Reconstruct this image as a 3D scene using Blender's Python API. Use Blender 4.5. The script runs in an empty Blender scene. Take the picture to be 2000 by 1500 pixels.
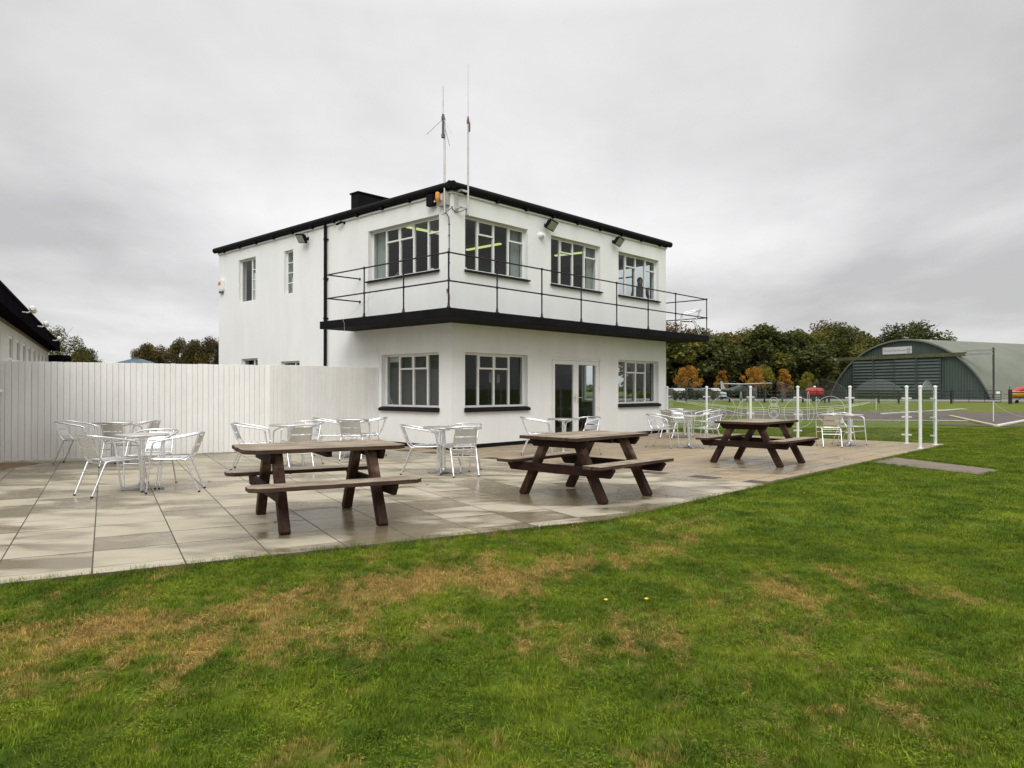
import bpy, bmesh, math, random
import numpy as np
from mathutils import Vector, Matrix
R = math.radians
C = bpy.context.scene.collection
sc = bpy.context.scene

# ------------------------------------------------------------------ camera
F_PX = 1435.8                      # focal length in pixels of the 2000 px wide photo
cam_d = bpy.data.cameras.new('camera'); cam = bpy.data.objects.new('camera', cam_d); C.objects.link(cam)
cam_d.sensor_width = 36.0; cam_d.lens = 36.0 * F_PX / 2000.0
cam_d.clip_start = 0.05; cam_d.clip_end = 6000
cam.location = (0, 0, 1.35); cam.rotation_euler = (R(90) + 0.0067, 0, 0)
sc.camera = cam
sc.render.resolution_x = 1024; sc.render.resolution_y = 768

# ------------------------------------------------------------------ world, sun, exposure
SUN_EL, SUN_AZ = 42.0, 184.0       # soft brightness of the cloud layer, behind the camera
w = bpy.data.worlds.new('World'); sc.world = w; w.use_nodes = True
nt = w.node_tree; N = nt.nodes; L = nt.links; N.clear()
out = N.new('ShaderNodeOutputWorld'); bg = N.new('ShaderNodeBackground'); bg.inputs['Strength'].default_value = 0.1
sky = N.new('ShaderNodeTexSky'); sky.sky_type = 'NISHITA'; sky.sun_disc = False
sky.sun_elevation = R(SUN_EL); sky.sun_rotation = R(SUN_AZ)
tc = N.new('ShaderNodeTexCoord'); sep = N.new('ShaderNodeSeparateXYZ'); L.new(tc.outputs['Generated'], sep.inputs[0])
def wmath(op, a, b=None, c=None, clamp=False):
    n = N.new('ShaderNodeMath'); n.operation = op; n.use_clamp = clamp
    for i, v in enumerate((a, b, c)):
        if v is None: continue
        if isinstance(v, (int, float)): n.inputs[i].default_value = v
        else: L.new(v, n.inputs[i])
    return n.outputs[0]
zc = wmath('MAXIMUM', sep.outputs[2], 0.0); zd = wmath('ADD', zc, 0.16)
cx = wmath('DIVIDE', sep.outputs[0], zd); cy = wmath('DIVIDE', sep.outputs[1], zd)
comb = N.new('ShaderNodeCombineXYZ'); L.new(cx, comb.inputs[0]); L.new(cy, comb.inputs[1]); comb.inputs[2].default_value = 3.1
def wnoise(scale, detail, rough, dist, off=(0, 0, 0), sca=(1, 1, 1), rot=0):
    mp = N.new('ShaderNodeMapping'); mp.inputs['Location'].default_value = off; mp.inputs['Scale'].default_value = sca
    mp.inputs['Rotation'].default_value = (0, 0, rot); L.new(comb.outputs[0], mp.inputs[0])
    n = N.new('ShaderNodeTexNoise'); L.new(mp.outputs[0], n.inputs['Vector'])
    n.inputs['Scale'].default_value = scale; n.inputs['Detail'].default_value = detail
    n.inputs['Roughness'].default_value = rough; n.inputs['Distortion'].default_value = dist
    return n.outputs[0]
n1 = wnoise(0.55, 7, 0.52, 0.5, (2.3, 0.4, 0), (1, 0.75, 1), R(25))
n2 = wnoise(1.7, 8, 0.55, 0.3, (7.0, 3.0, 1), (1, 0.6, 1), R(35))
mix = wmath('ADD', wmath('MULTIPLY', n1, 0.72), wmath('MULTIPLY', n2, 0.28))
# bright opening in the cloud straight over the building, darker towards both sides
dotn = N.new('ShaderNodeVectorMath'); dotn.operation = 'DOT_PRODUCT'; L.new(tc.outputs['Generated'], dotn.inputs[0])
dotn.inputs[1].default_value = Vector((0.03, 1, 0.24)).normalized()
glow = wmath('MULTIPLY', wmath('POWER', wmath('MAXIMUM', dotn.outputs['Value'], 0.0), 7.0), 0.14)
val = wmath('ADD', wmath('MULTIPLY', wmath('SUBTRACT', mix, 0.5), 1.3), 0.645)
val = wmath('ADD', val, glow)
val = wmath('MINIMUM', wmath('MAXIMUM', val, 0.55), 0.95)
# overcast sky: about three times brighter overhead and behind the camera than low in front
up = wmath('MULTIPLY', wmath('MAXIMUM', wmath('SUBTRACT', zc, 0.45), 0.0), 4.2)
back = wmath('MULTIPLY', wmath('MAXIMUM', wmath('MULTIPLY', sep.outputs[1], -1.0), 0.0), 0.35)
val = wmath('MULTIPLY', val, wmath('ADD', wmath('ADD', up, back), 1.0))
ramp = N.new('ShaderNodeCombineColor')
L.new(wmath('MULTIPLY', val, 9.25), ramp.inputs[0]); L.new(wmath('MULTIPLY', val, 9.2), ramp.inputs[1]); L.new(wmath('MULTIPLY', val, 9.25), ramp.inputs[2])
mx = N.new('ShaderNodeMix'); mx.data_type = 'RGBA'; mx.inputs[0].default_value = 0.97
L.new(sky.outputs[0], mx.inputs[6]); L.new(ramp.outputs[0], mx.inputs[7])
L.new(mx.outputs[2], bg.inputs[0]); L.new(bg.outputs[0], out.inputs[0])

sd = bpy.data.lights.new('sun', 'SUN'); sun = bpy.data.objects.new('sun', sd); C.objects.link(sun)
sd.energy = 1.45; sd.angle = R(35); sd.color = (1.0, 0.975, 0.94)
sun.rotation_euler = (R(90 - SUN_EL), 0, R(180 - SUN_AZ)); sun.location = (0, -10, 30)
sc.view_settings.view_transform = 'Standard'; sc.view_settings.look = 'None'
sc.view_settings.exposure = 0.15; sc.view_settings.gamma = 1.0

# ------------------------------------------------------------------ helpers
def tag(o, label=None, cat=None, group=None, kind=None):
    if label: o['label'] = label
    if cat: o['category'] = cat
    if group: o['group'] = group
    if kind: o['kind'] = kind
    return o
def empty(name, loc=(0, 0, 0), rz=0.0, label=None, cat=None, group=None):
    o = bpy.data.objects.new(name, None); C.objects.link(o); o.empty_display_size = 0.2
    o.location = loc; o.rotation_euler = (0, 0, rz)
    return tag(o, label, cat, group)
def copy_tree(o, parent=None):
    c = o.copy(); C.objects.link(c)
    if parent is not None: c.parent = parent
    for ch in list(o.children): copy_tree(ch, c)
    return c
class MB:
    """collects faces and links them as ONE mesh object"""
    def __init__(s): s.v = []; s.f = []; s.sm = []
    def face(s, pts, smooth=False):
        i = len(s.v); s.v += [tuple(p) for p in pts]; s.f.append(tuple(range(i, i + len(pts)))); s.sm.append(smooth)
    def grid(s, rows, closed_u=False, closed_v=False, smooth=True):
        i = len(s.v); n = len(rows); m = len(rows[0])
        for r in rows: s.v += [tuple(p) for p in r]
        for a in range(n if closed_v else n - 1):
            for b in range(m if closed_u else m - 1):
                a2 = (a + 1) % n; b2 = (b + 1) % m
                s.f.append((i + a * m + b, i + a * m + b2, i + a2 * m + b2, i + a2 * m + b)); s.sm.append(smooth)
    def box(s, x0, x1, y0, y1, z0, z1, M=None):
        p = [Vector(q) for q in ((x0, y0, z0), (x1, y0, z0), (x1, y1, z0), (x0, y1, z0), (x0, y0, z1), (x1, y0, z1), (x1, y1, z1), (x0, y1, z1))]
        if M is not None: p = [M @ q for q in p]
        i = len(s.v); s.v += [tuple(q) for q in p]
        for f in ((0, 3, 2, 1), (4, 5, 6, 7), (0, 1, 5, 4), (1, 2, 6, 5), (2, 3, 7, 6), (3, 0, 4, 7)):
            s.f.append(tuple(i + k for k in f)); s.sm.append(False)
        return s
    def prism(s, poly, z0, z1, M=None):
        n = len(poly); b = [Vector((x, y, z0)) for x, y in poly]; t = [Vector((x, y, z1)) for x, y in poly]
        if M is not None: b = [M @ q for q in b]; t = [M @ q for q in t]
        i = len(s.v); s.v += [tuple(q) for q in b + t]
        s.f.append(tuple(i + k for k in reversed(range(n)))); s.sm.append(False)
        s.f.append(tuple(i + n + k for k in range(n))); s.sm.append(False)
        for k in range(n):
            k2 = (k + 1) % n; s.f.append((i + k, i + k2, i + n + k2, i + n + k)); s.sm.append(False)
        return s
    def tube(s, pts, r, n=8, caps=True, M=None):
        pts = [Vector(p) for p in pts]
        if M is not None: pts = [M @ p for p in pts]
        rr = r if isinstance(r, (list, tuple)) else [r] * len(pts)
        rows = []; up = None
        for k, p in enumerate(pts):
            t = (pts[min(k + 1, len(pts) - 1)] - pts[max(k - 1, 0)]).normalized()
            if up is None:
                up = Vector((0, 0, 1)) if abs(t.z) < 0.9 else Vector((1, 0, 0))
            a = t.cross(up)
            if a.length < 1e-5: a = t.cross(Vector((0, 1, 0)))
            a.normalize(); b = a.cross(t).normalized(); up = b
            rows.append([p + a * rr[k] * math.cos(2 * math.pi * j / n) + b * rr[k] * math.sin(2 * math.pi * j / n) for j in range(n)])
        s.grid(rows, closed_u=True)
        if caps: s.face(rows[0]); s.face(list(reversed(rows[-1])))
        return s
    def lathe(s, prof, n=24, M=None, smooth=True):
        rows = []
        for r_, z_ in prof:
            row = [Vector((r_ * math.cos(2 * math.pi * j / n), r_ * math.sin(2 * math.pi * j / n), z_)) for j in range(n)]
            if M is not None: row = [M @ q for q in row]
            rows.append(row)
        s.grid(rows, closed_u=True, smooth=smooth); s.face(list(reversed(rows[0]))); s.face(rows[-1]); return s
    def mesh(s, name):
        me = bpy.data.meshes.new(name); me.from_pydata(s.v, [], s.f); me.polygons.foreach_set('use_smooth', s.sm); me.update()
        bm = bmesh.new(); bm.from_mesh(me); bmesh.ops.recalc_face_normals(bm, faces=bm.faces); bm.to_mesh(me); bm.free()
        return me
    def build(s, name, mat, parent=None, bevel=0.0, seg=2, loc=None, rz=None):
        me = s.mesh(name); o = bpy.data.objects.new(name, me); C.objects.link(o)
        for m in (mat if isinstance(mat, (list, tuple)) else [mat]): me.materials.append(m)
        if parent is not None: o.parent = parent
        if loc is not None: o.location = loc
        if rz is not None: o.rotation_euler = (0, 0, rz)
        if bevel:
            b = o.modifiers.new('bevel', 'BEVEL'); b.width = bevel; b.segments = seg; b.limit_method = 'ANGLE'; b.angle_limit = R(40)
        return o
def smooth_path(pts, k=6):
    """rounded polyline through the points (Catmull-Rom)"""
    P = [Vector(p) for p in pts]; P = [P[0] * 2 - P[1]] + P + [P[-1] * 2 - P[-2]]; o = []
    for i in range(1, len(P) - 2):
        for j in range(k):
            t = j / k
            o.append(0.5 * ((2 * P[i]) + (P[i + 1] - P[i - 1]) * t + (2 * P[i - 1] - 5 * P[i] + 4 * P[i + 1] - P[i + 2]) * t * t + (3 * P[i] - P[i - 1] - 3 * P[i + 1] + P[i + 2]) * t ** 3))
    o.append(P[-2]); return o
def fillet(pts, r, k=5):
    """polyline with its inner corners rounded to about radius r"""
    P = [Vector(p) for p in pts]; o = [P[0]]
    for i in range(1, len(P) - 1):
        a = P[i - 1] - P[i]; b = P[i + 1] - P[i]; d = min(r, a.length * .48, b.length * .48)
        A = P[i] + a.normalized() * d; B = P[i] + b.normalized() * d
        for j in range(k + 1):
            t = j / k; o.append(A.lerp(P[i], t).lerp(P[i].lerp(B, t), t))
    o.append(P[-1]); return o
def at(px, d, z=0.0):              # bearing of the photo's column px, at depth d metres
    return Vector(((px - 1000.0) / F_PX * d, d, z))

# ------------------------------------------------------------------ materials
def mat(name, base=(.5, .5, .5), rough=.6, metal=0.0, spec=.5, var=0.0, vscale=3.0, bump=0.0, bscale=40.0, col2=None, detail=6, coord='Object', streak=None, var2=0.0, v2scale=0.4, rvar=0.0, island=0.0, bdist=0.01):
    m = bpy.data.materials.new(name); m.use_nodes = True; nt = m.node_tree; N = nt.nodes; L = nt.links
    b = N['Principled BSDF']; b.inputs['Base Color'].default_value = (*base, 1); b.inputs['Roughness'].default_value = rough
    b.inputs['Metallic'].default_value = metal; b.inputs['Specular IOR Level'].default_value = spec
    tc = N.new('ShaderNodeTexCoord'); src = tc.outputs[coord]
    if coord == 'World':
        pass
    if streak:
        mp = N.new('ShaderNodeMapping'); mp.inputs['Scale'].default_value = streak; L.new(src, mp.inputs[0]); vsrc = mp.outputs[0]
    else: vsrc = src
    def noise(scale, det, s=vsrc):
        n = N.new('ShaderNodeTexNoise'); n.inputs['Scale'].default_value = scale; n.inputs['Detail'].default_value = det; n.inputs['Roughness'].default_value = .6
        L.new(s, n.inputs['Vector']); return n.outputs[0]
    cur = None
    if var or col2:
        n = noise(vscale, detail); cr = N.new('ShaderNodeValToRGB'); L.new(n, cr.inputs[0])
        c2 = col2 if col2 else tuple(x * (1 - var) for x in base); c1 = base if col2 else tuple(min(1, x * (1 + var * .6)) for x in base)
        cr.color_ramp.elements[0].position = .34; cr.color_ramp.elements[0].color = (*c2, 1)
        cr.color_ramp.elements[1].position = .66; cr.color_ramp.elements[1].color = (*c1, 1)
        cur = cr.outputs[0]
    if var2 or island:
        fac = None
        hs = N.new('ShaderNodeHueSaturation'); hs.inputs['Color'].default_value = (*base, 1)
        if cur: L.new(cur, hs.inputs['Color'])
        ma = N.new('ShaderNodeMapRange'); ma.inputs['From Min'].default_value = .3; ma.inputs['From Max'].default_value = .7
        ma.inputs['To Min'].default_value = 1 - var2; ma.inputs['To Max'].default_value = 1 + var2
        L.new(noise(v2scale, 4, src), ma.inputs[0]); v = ma.outputs[0]
        if island:
            g = N.new('ShaderNodeNewGeometry'); m2 = N.new('ShaderNodeMapRange'); m2.inputs['To Min'].default_value = 1 - island; m2.inputs['To Max'].default_value = 1 + island
            L.new(g.outputs['Random Per Island'], m2.inputs[0]); mm = N.new('ShaderNodeMath'); mm.operation = 'MULTIPLY'; L.new(v, mm.inputs[0]); L.new(m2.outputs[0], mm.inputs[1]); v = mm.outputs[0]
        L.new(v, hs.inputs['Value']); cur = hs.outputs[0]
    if cur: L.new(cur, b.inputs['Base Color'])
    if rvar:
        ma = N.new('ShaderNodeMapRange'); ma.inputs['From Min'].default_value = .3; ma.inputs['From Max'].default_value = .7
        ma.inputs['To Min'].default_value = max(0.02, rough - rvar); ma.inputs['To Max'].default_value = min(1, rough + rvar)
        L.new(noise(vscale * 1.3, 5), ma.inputs[0]); L.new(ma.outputs[0], b.inputs['Roughness'])
    if bump:
        bp = N.new('ShaderNodeBump'); bp.inputs['Strength'].default_value = bump; bp.inputs['Distance'].default_value = bdist
        L.new(noise(bscale, 8), bp.inputs['Height']); L.new(bp.outputs[0], b.inputs['Normal'])
    return m
def glass(name, tint=(.80, .85, .84), ref=1.0, rough=0.0, ior=1.5, extra=0.0):
    m = bpy.data.materials.new(name); m.use_nodes = True; nt = m.node_tree; N = nt.nodes; L = nt.links; N.clear()
    o = N.new('ShaderNodeOutputMaterial'); t = N.new('ShaderNodeBsdfTransparent'); t.inputs[0].default_value = (*tint, 1)
    gg = N.new('ShaderNodeNewGeometry'); g = N.new('ShaderNodeBsdfGlossy'); g.inputs['Roughness'].default_value = rough; g.inputs['Color'].default_value = (ref, ref, ref, 1)
    f = N.new('ShaderNodeFresnel'); f.inputs['IOR'].default_value = ior; mx = N.new('ShaderNodeMixShader')
    ad = N.new('ShaderNodeMath'); ad.operation = 'ADD'; ad.inputs[1].default_value = extra; ad.use_clamp = True; L.new(f.outputs[0], ad.inputs[0])
    fr_ = N.new('ShaderNodeMath'); fr_.operation = 'SUBTRACT'; fr_.inputs[0].default_value = 1; L.new(gg.outputs['Backfacing'], fr_.inputs[1])
    ml = N.new('ShaderNodeMath'); ml.operation = 'MULTIPLY'; L.new(ad.outputs[0], ml.inputs[0]); L.new(fr_.outputs[0], ml.inputs[1]); L.new(ml.outputs[0], mx.inputs[0]); L.new(t.outputs[0], mx.inputs[1]); L.new(g.outputs[0], mx.inputs[2]); L.new(mx.outputs[0], o.inputs[0])
    return m
def emit(name, col, s):
    m = bpy.data.materials.new(name); m.use_nodes = True; N = m.node_tree.nodes; b = N['Principled BSDF']
    b.inputs['Base Color'].default_value = (*col, 1); b.inputs['Emission Color'].default_value = (*col, 1); b.inputs['Emission Strength'].default_value = s
    return m
M = {}
M['render'] = mat('white_render', (.86, .87, .855), .75, var=.045, vscale=1.1, streak=(1.6, 1.6, .35), bump=.22, bscale=55, var2=.03, v2scale=.35, bdist=.012)
M['frame'] = mat('white_frame_paint', (.80, .80, .77), .4, var=.06, vscale=6)
M['pvc'] = mat('white_plastic', (.82, .82, .80), .3, var=.03, vscale=4)
M['black'] = mat('black_paint', (.009, .008, .010), .8, var=.35, vscale=2.5, bump=.2, bscale=30, spec=.12)
M['gutter'] = mat('black_gutter_paint', (.008, .007, .009), .75, var=.3, vscale=5, spec=.15)
M['rail'] = mat('rail_paint', (.020, .011, .018), .5, var=.3, vscale=8, spec=.3)
M['silltile'] = mat('sill_tile', (.012, .008, .010), .65, var=.35, spec=.2, vscale=12, bump=.4, bscale=60)
M['glass'] = glass('window_glass', (.88, .91, .91), .82, extra=.005, ior=1.47)
M['int_wall'] = mat('interior_wall', (.10, .095, .09), .9)
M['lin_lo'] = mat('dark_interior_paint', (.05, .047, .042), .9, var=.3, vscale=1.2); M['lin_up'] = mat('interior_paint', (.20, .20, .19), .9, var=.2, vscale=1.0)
M['int_floor'] = mat('interior_carpet', (.06, .06, .06), .95)
M['alu'] = mat('polished_aluminium', (.82, .82, .83), .3, metal=1.0, var=.08, vscale=18, rvar=.1)
M['alu_slat'] = mat('brushed_aluminium_slat', (.72, .72, .73), .45, metal=.85, var=.1, vscale=8, streak=(1, 14, 14), rvar=.1)
M['alu_dark'] = mat('cast_aluminium', (.45, .45, .46), .45, metal=.9, var=.15, vscale=15)
M['rubber'] = mat('black_rubber', (.015, .015, .015), .6)
M['cable'] = mat('cable', (.12, .12, .13), .6)
M['whitecable'] = mat('white_cable', (.6, .6, .6), .5)
M['galv'] = mat('galvanised_pole', (.62, .60, .58), .4, metal=.55, var=.15, vscale=7)
M['fence'] = mat('painted_boards', (.87, .86, .83), .6, var=.035, vscale=3, island=.035, bump=.1, bscale=25, streak=(6, 6, 1), var2=.03, v2scale=1.5)
def wood(name, c1, c2, rough, wet=.0, sc=(2.2, 30, 30), worn=False):
    m = bpy.data.materials.new(name); m.use_nodes = True; nt = m.node_tree; N = nt.nodes; L = nt.links; b = N['Principled BSDF']
    b.inputs['Specular IOR Level'].default_value = .18; tc = N.new('ShaderNodeTexCoord'); mp = N.new('ShaderNodeMapping'); mp.inputs['Scale'].default_value = sc; L.new(tc.outputs['Object'], mp.inputs[0])
    n = N.new('ShaderNodeTexNoise'); n.inputs['Scale'].default_value = 1.6; n.inputs['Detail'].default_value = 9; n.inputs['Roughness'].default_value = .68; n.inputs['Distortion'].default_value = .4
    L.new(mp.outputs[0], n.inputs['Vector']); cr = N.new('ShaderNodeValToRGB'); L.new(n.outputs[0], cr.inputs[0])
    cr.color_ramp.elements[0].position = .32; cr.color_ramp.elements[0].color = (*c1, 1); cr.color_ramp.elements[1].position = .68; cr.color_ramp.elements[1].color = (*c2, 1)
    n2 = N.new('ShaderNodeTexNoise'); n2.inputs['Scale'].default_value = 3.5; n2.inputs['Detail'].default_value = 5; L.new(tc.outputs['Object'], n2.inputs['Vector'])
    mr = N.new('ShaderNodeMapRange'); mr.inputs['From Min'].default_value = .3; mr.inputs['From Max'].default_value = .7; mr.inputs['To Min'].default_value = .68; mr.inputs['To Max'].default_value = 1.25
    L.new(n2.outputs[0], mr.inputs[0]); hs = N.new('ShaderNodeHueSaturation'); L.new(cr.outputs[0], hs.inputs['Color'])
    g = N.new('ShaderNodeNewGeometry'); m2 = N.new('ShaderNodeMapRange'); m2.inputs['To Min'].default_value = .85; m2.inputs['To Max'].default_value = 1.13; L.new(g.outputs['Random Per Island'], m2.inputs[0])
    mm = N.new('ShaderNodeMath'); mm.operation = 'MULTIPLY'; L.new(mr.outputs[0], mm.inputs[0]); L.new(m2.outputs[0], mm.inputs[1]); L.new(mm.outputs[0], hs.inputs['Value'])
    colo = hs.outputs[0]
    if worn:                        # stain rubbed off in places on the upper half of the legs
        sx = N.new('ShaderNodeSeparateXYZ'); L.new(tc.outputs['Object'], sx.inputs[0]); hz = N.new('ShaderNodeMapRange'); hz.inputs['From Min'].default_value = .40; hz.inputs['From Max'].default_value = .55; L.new(sx.outputs[2], hz.inputs[0])
        n3 = N.new('ShaderNodeTexNoise'); n3.inputs['Scale'].default_value = 5; n3.inputs['Detail'].default_value = 6; L.new(tc.outputs['Object'], n3.inputs['Vector']); w2 = N.new('ShaderNodeMapRange'); w2.inputs['From Min'].default_value = .42; w2.inputs['From Max'].default_value = .62; w2.inputs['To Max'].default_value = .75; L.new(n3.outputs[0], w2.inputs[0])
        mu = N.new('ShaderNodeMath'); mu.operation = 'MULTIPLY'; L.new(hz.outputs[0], mu.inputs[0]); L.new(w2.outputs[0], mu.inputs[1]); mc = N.new('ShaderNodeMix'); mc.data_type = 'RGBA'; mc.inputs[7].default_value = (.24, .16, .115, 1); L.new(mu.outputs[0], mc.inputs[0]); L.new(colo, mc.inputs[6]); colo = mc.outputs[2]
    L.new(colo, b.inputs['Base Color'])
    r2 = N.new('ShaderNodeMapRange'); r2.inputs['From Min'].default_value = .3; r2.inputs['From Max'].default_value = .7; r2.inputs['To Min'].default_value = rough - .12; r2.inputs['To Max'].default_value = rough + .12
    L.new(n2.outputs[0], r2.inputs[0]); L.new(r2.outputs[0], b.inputs['Roughness'])
    bp = N.new('ShaderNodeBump'); bp.inputs['Strength'].default_value = .6; bp.inputs['Distance'].default_value = .006; L.new(n.outputs[0], bp.inputs['Height']); L.new(bp.outputs[0], b.inputs['Normal'])
    return m
M['wood_top'] = wood('weathered_wood', (.13, .098, .07), (.50, .42, .32), .8)
M['wood_edge'] = wood('stained_wood_edge', (.035, .018, .012), (.12, .075, .05), .65)
M['wood_leg'] = wood('stained_wood', (.017, .008, .005), (.066, .031, .019), .65, sc=(18, 18, 2.2), worn=True)
M['wood_beam'] = wood('stained_beam_wood', (.010, .0045, .003), (.034, .014, .009), .65, sc=(18, 2.2, 18))

# ---- paving: dry buff slabs with wet brown patches
def paving(name, dry, wet, seed, wetmid, wetw, islandv=.055):
    m = bpy.data.materials.new(name); m.use_nodes = True; nt = m.node_tree; N = nt.nodes; L = nt.links; b = N['Principled BSDF']
    g = N.new('ShaderNodeNewGeometry'); pos = g.outputs['Position']; isl = g.outputs['Random Per Island']
    def mp(sc_, off=(0, 0, 0), rot=0.0):
        q = N.new('ShaderNodeMapping'); q.inputs['Scale'].default_value = sc_; q.inputs['Location'].default_value = off; q.inputs['Rotation'].default_value = (0, 0, rot); L.new(pos, q.inputs[0]); return q.outputs[0]
    def noise(v, s, d, r=.55, dist=0.0):
        n = N.new('ShaderNodeTexNoise'); n.inputs['Scale'].default_value = s; n.inputs['Detail'].default_value = d; n.inputs['Roughness'].default_value = r; n.inputs['Distortion'].default_value = dist
        L.new(v, n.inputs['Vector']); return n.outputs[0]
    def math_(op, a, b_=None, c=None, clamp=False):
        n = N.new('ShaderNodeMath'); n.operation = op; n.use_clamp = clamp
        for i, v in enumerate((a, b_, c)):
            if v is None: continue
            if isinstance(v, (int, float)): n.inputs[i].default_value = v
            else: L.new(v, n.inputs[i])
        return n.outputs[0]
    # wetness: pooled patches, shifted slab by slab, most of it round the picnic tables
    big = noise(mp((1, 1, 1), (seed, 0, 0)), .45, 3)
    med = noise(mp((.65, 1.35, 1), (seed, 4, 0), R(-29)), 1.7, 3, .5, .3)
    sp = N.new('ShaderNodeSeparateXYZ'); L.new(pos, sp.inputs[0])
    wsum = math_('ADD', math_('MULTIPLY', big, .5), math_('MULTIPLY', med, .75))
    wsum = math_('ADD', wsum, math_('MULTIPLY', math_('SUBTRACT', isl, .5), .15))
    for (x, y, r_, amp) in ((-1.6, 7.4, 1.2, .15), (.9, 9.1, 1.3, .17), (-.3, 10.6, 1.4, .06), (4.5, 13.3, 1.2, .11), (-5.0, 9.7, 1.2, .05), (-8.2, 12.4, 1.6, .10)):
        dx = math_('SUBTRACT', sp.outputs[0], x); dy = math_('SUBTRACT', sp.outputs[1], y)
        d2 = math_('ADD', math_('MULTIPLY', dx, dx), math_('MULTIPLY', dy, dy))
        e = math_('POWER', 2.718, math_('MULTIPLY', d2, -1.0 / (r_ * r_))); wsum = math_('ADD', wsum, math_('MULTIPLY', e, amp))
    mr = N.new('ShaderNodeMapRange'); mr.interpolation_type = 'SMOOTHSTEP'; mr.inputs['From Min'].default_value = wetmid - wetw; mr.inputs['From Max'].default_value = wetmid + wetw; L.new(wsum, mr.inputs[0]); wetf = mr.outputs[0]
    mixc = N.new('ShaderNodeMix'); mixc.data_type = 'RGBA'; mixc.inputs[6].default_value = (*dry, 1); mixc.inputs[7].default_value = (*wet, 1); L.new(wetf, mixc.inputs[0])
    fine = noise(mp((1, 1, 1)), 60, 6, .7); blot = noise(mp((1, 1, 1), (3, seed, 0)), 5, 5)
    v = math_('ADD', math_('MULTIPLY', fine, .30), .85); v = math_('MULTIPLY', v, math_('ADD', math_('MULTIPLY', blot, .28), .86))
    v = math_('MULTIPLY', v, math_('ADD', math_('MULTIPLY', isl, islandv * 2), 1 - islandv))
    hs = N.new('ShaderNodeHueSaturation'); L.new(mixc.outputs[2], hs.inputs['Color']); L.new(v, hs.inputs['Value']); L.new(hs.outputs[0], b.inputs['Base Color'])
    L.new(math_('SUBTRACT', .72, math_('MULTIPLY', wetf, .50)), b.inputs['Roughness'])
    L.new(math_('ADD', math_('MULTIPLY', wetf, .26), .10), b.inputs['Specular IOR Level'])
    bp = N.new('ShaderNodeBump'); bp.inputs['Distance'].default_value = .003; L.new(math_('SUBTRACT', .5, math_('MULTIPLY', wetf, .38)), bp.inputs['Strength']); L.new(fine, bp.inputs['Height']); L.new(bp.outputs[0], b.inputs['Normal'])
    return m
M['slab'] = paving('paving_slabs', (.44, .395, .30), (.185, .15, .09), 1.7, .665, .09)
M['slab_tan'] = paving('tan_paving_slabs', (.36, .285, .185), (.25, .195, .125), 6.2, .68, .12, .07)
M['joint_edge'] = mat('slab_edge_dirt', (.13, .105, .08), .85, var=.35, vscale=7)
M['joint'] = mat('joint_sand', (.085, .07, .055), .9, var=.3, vscale=9)

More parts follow.
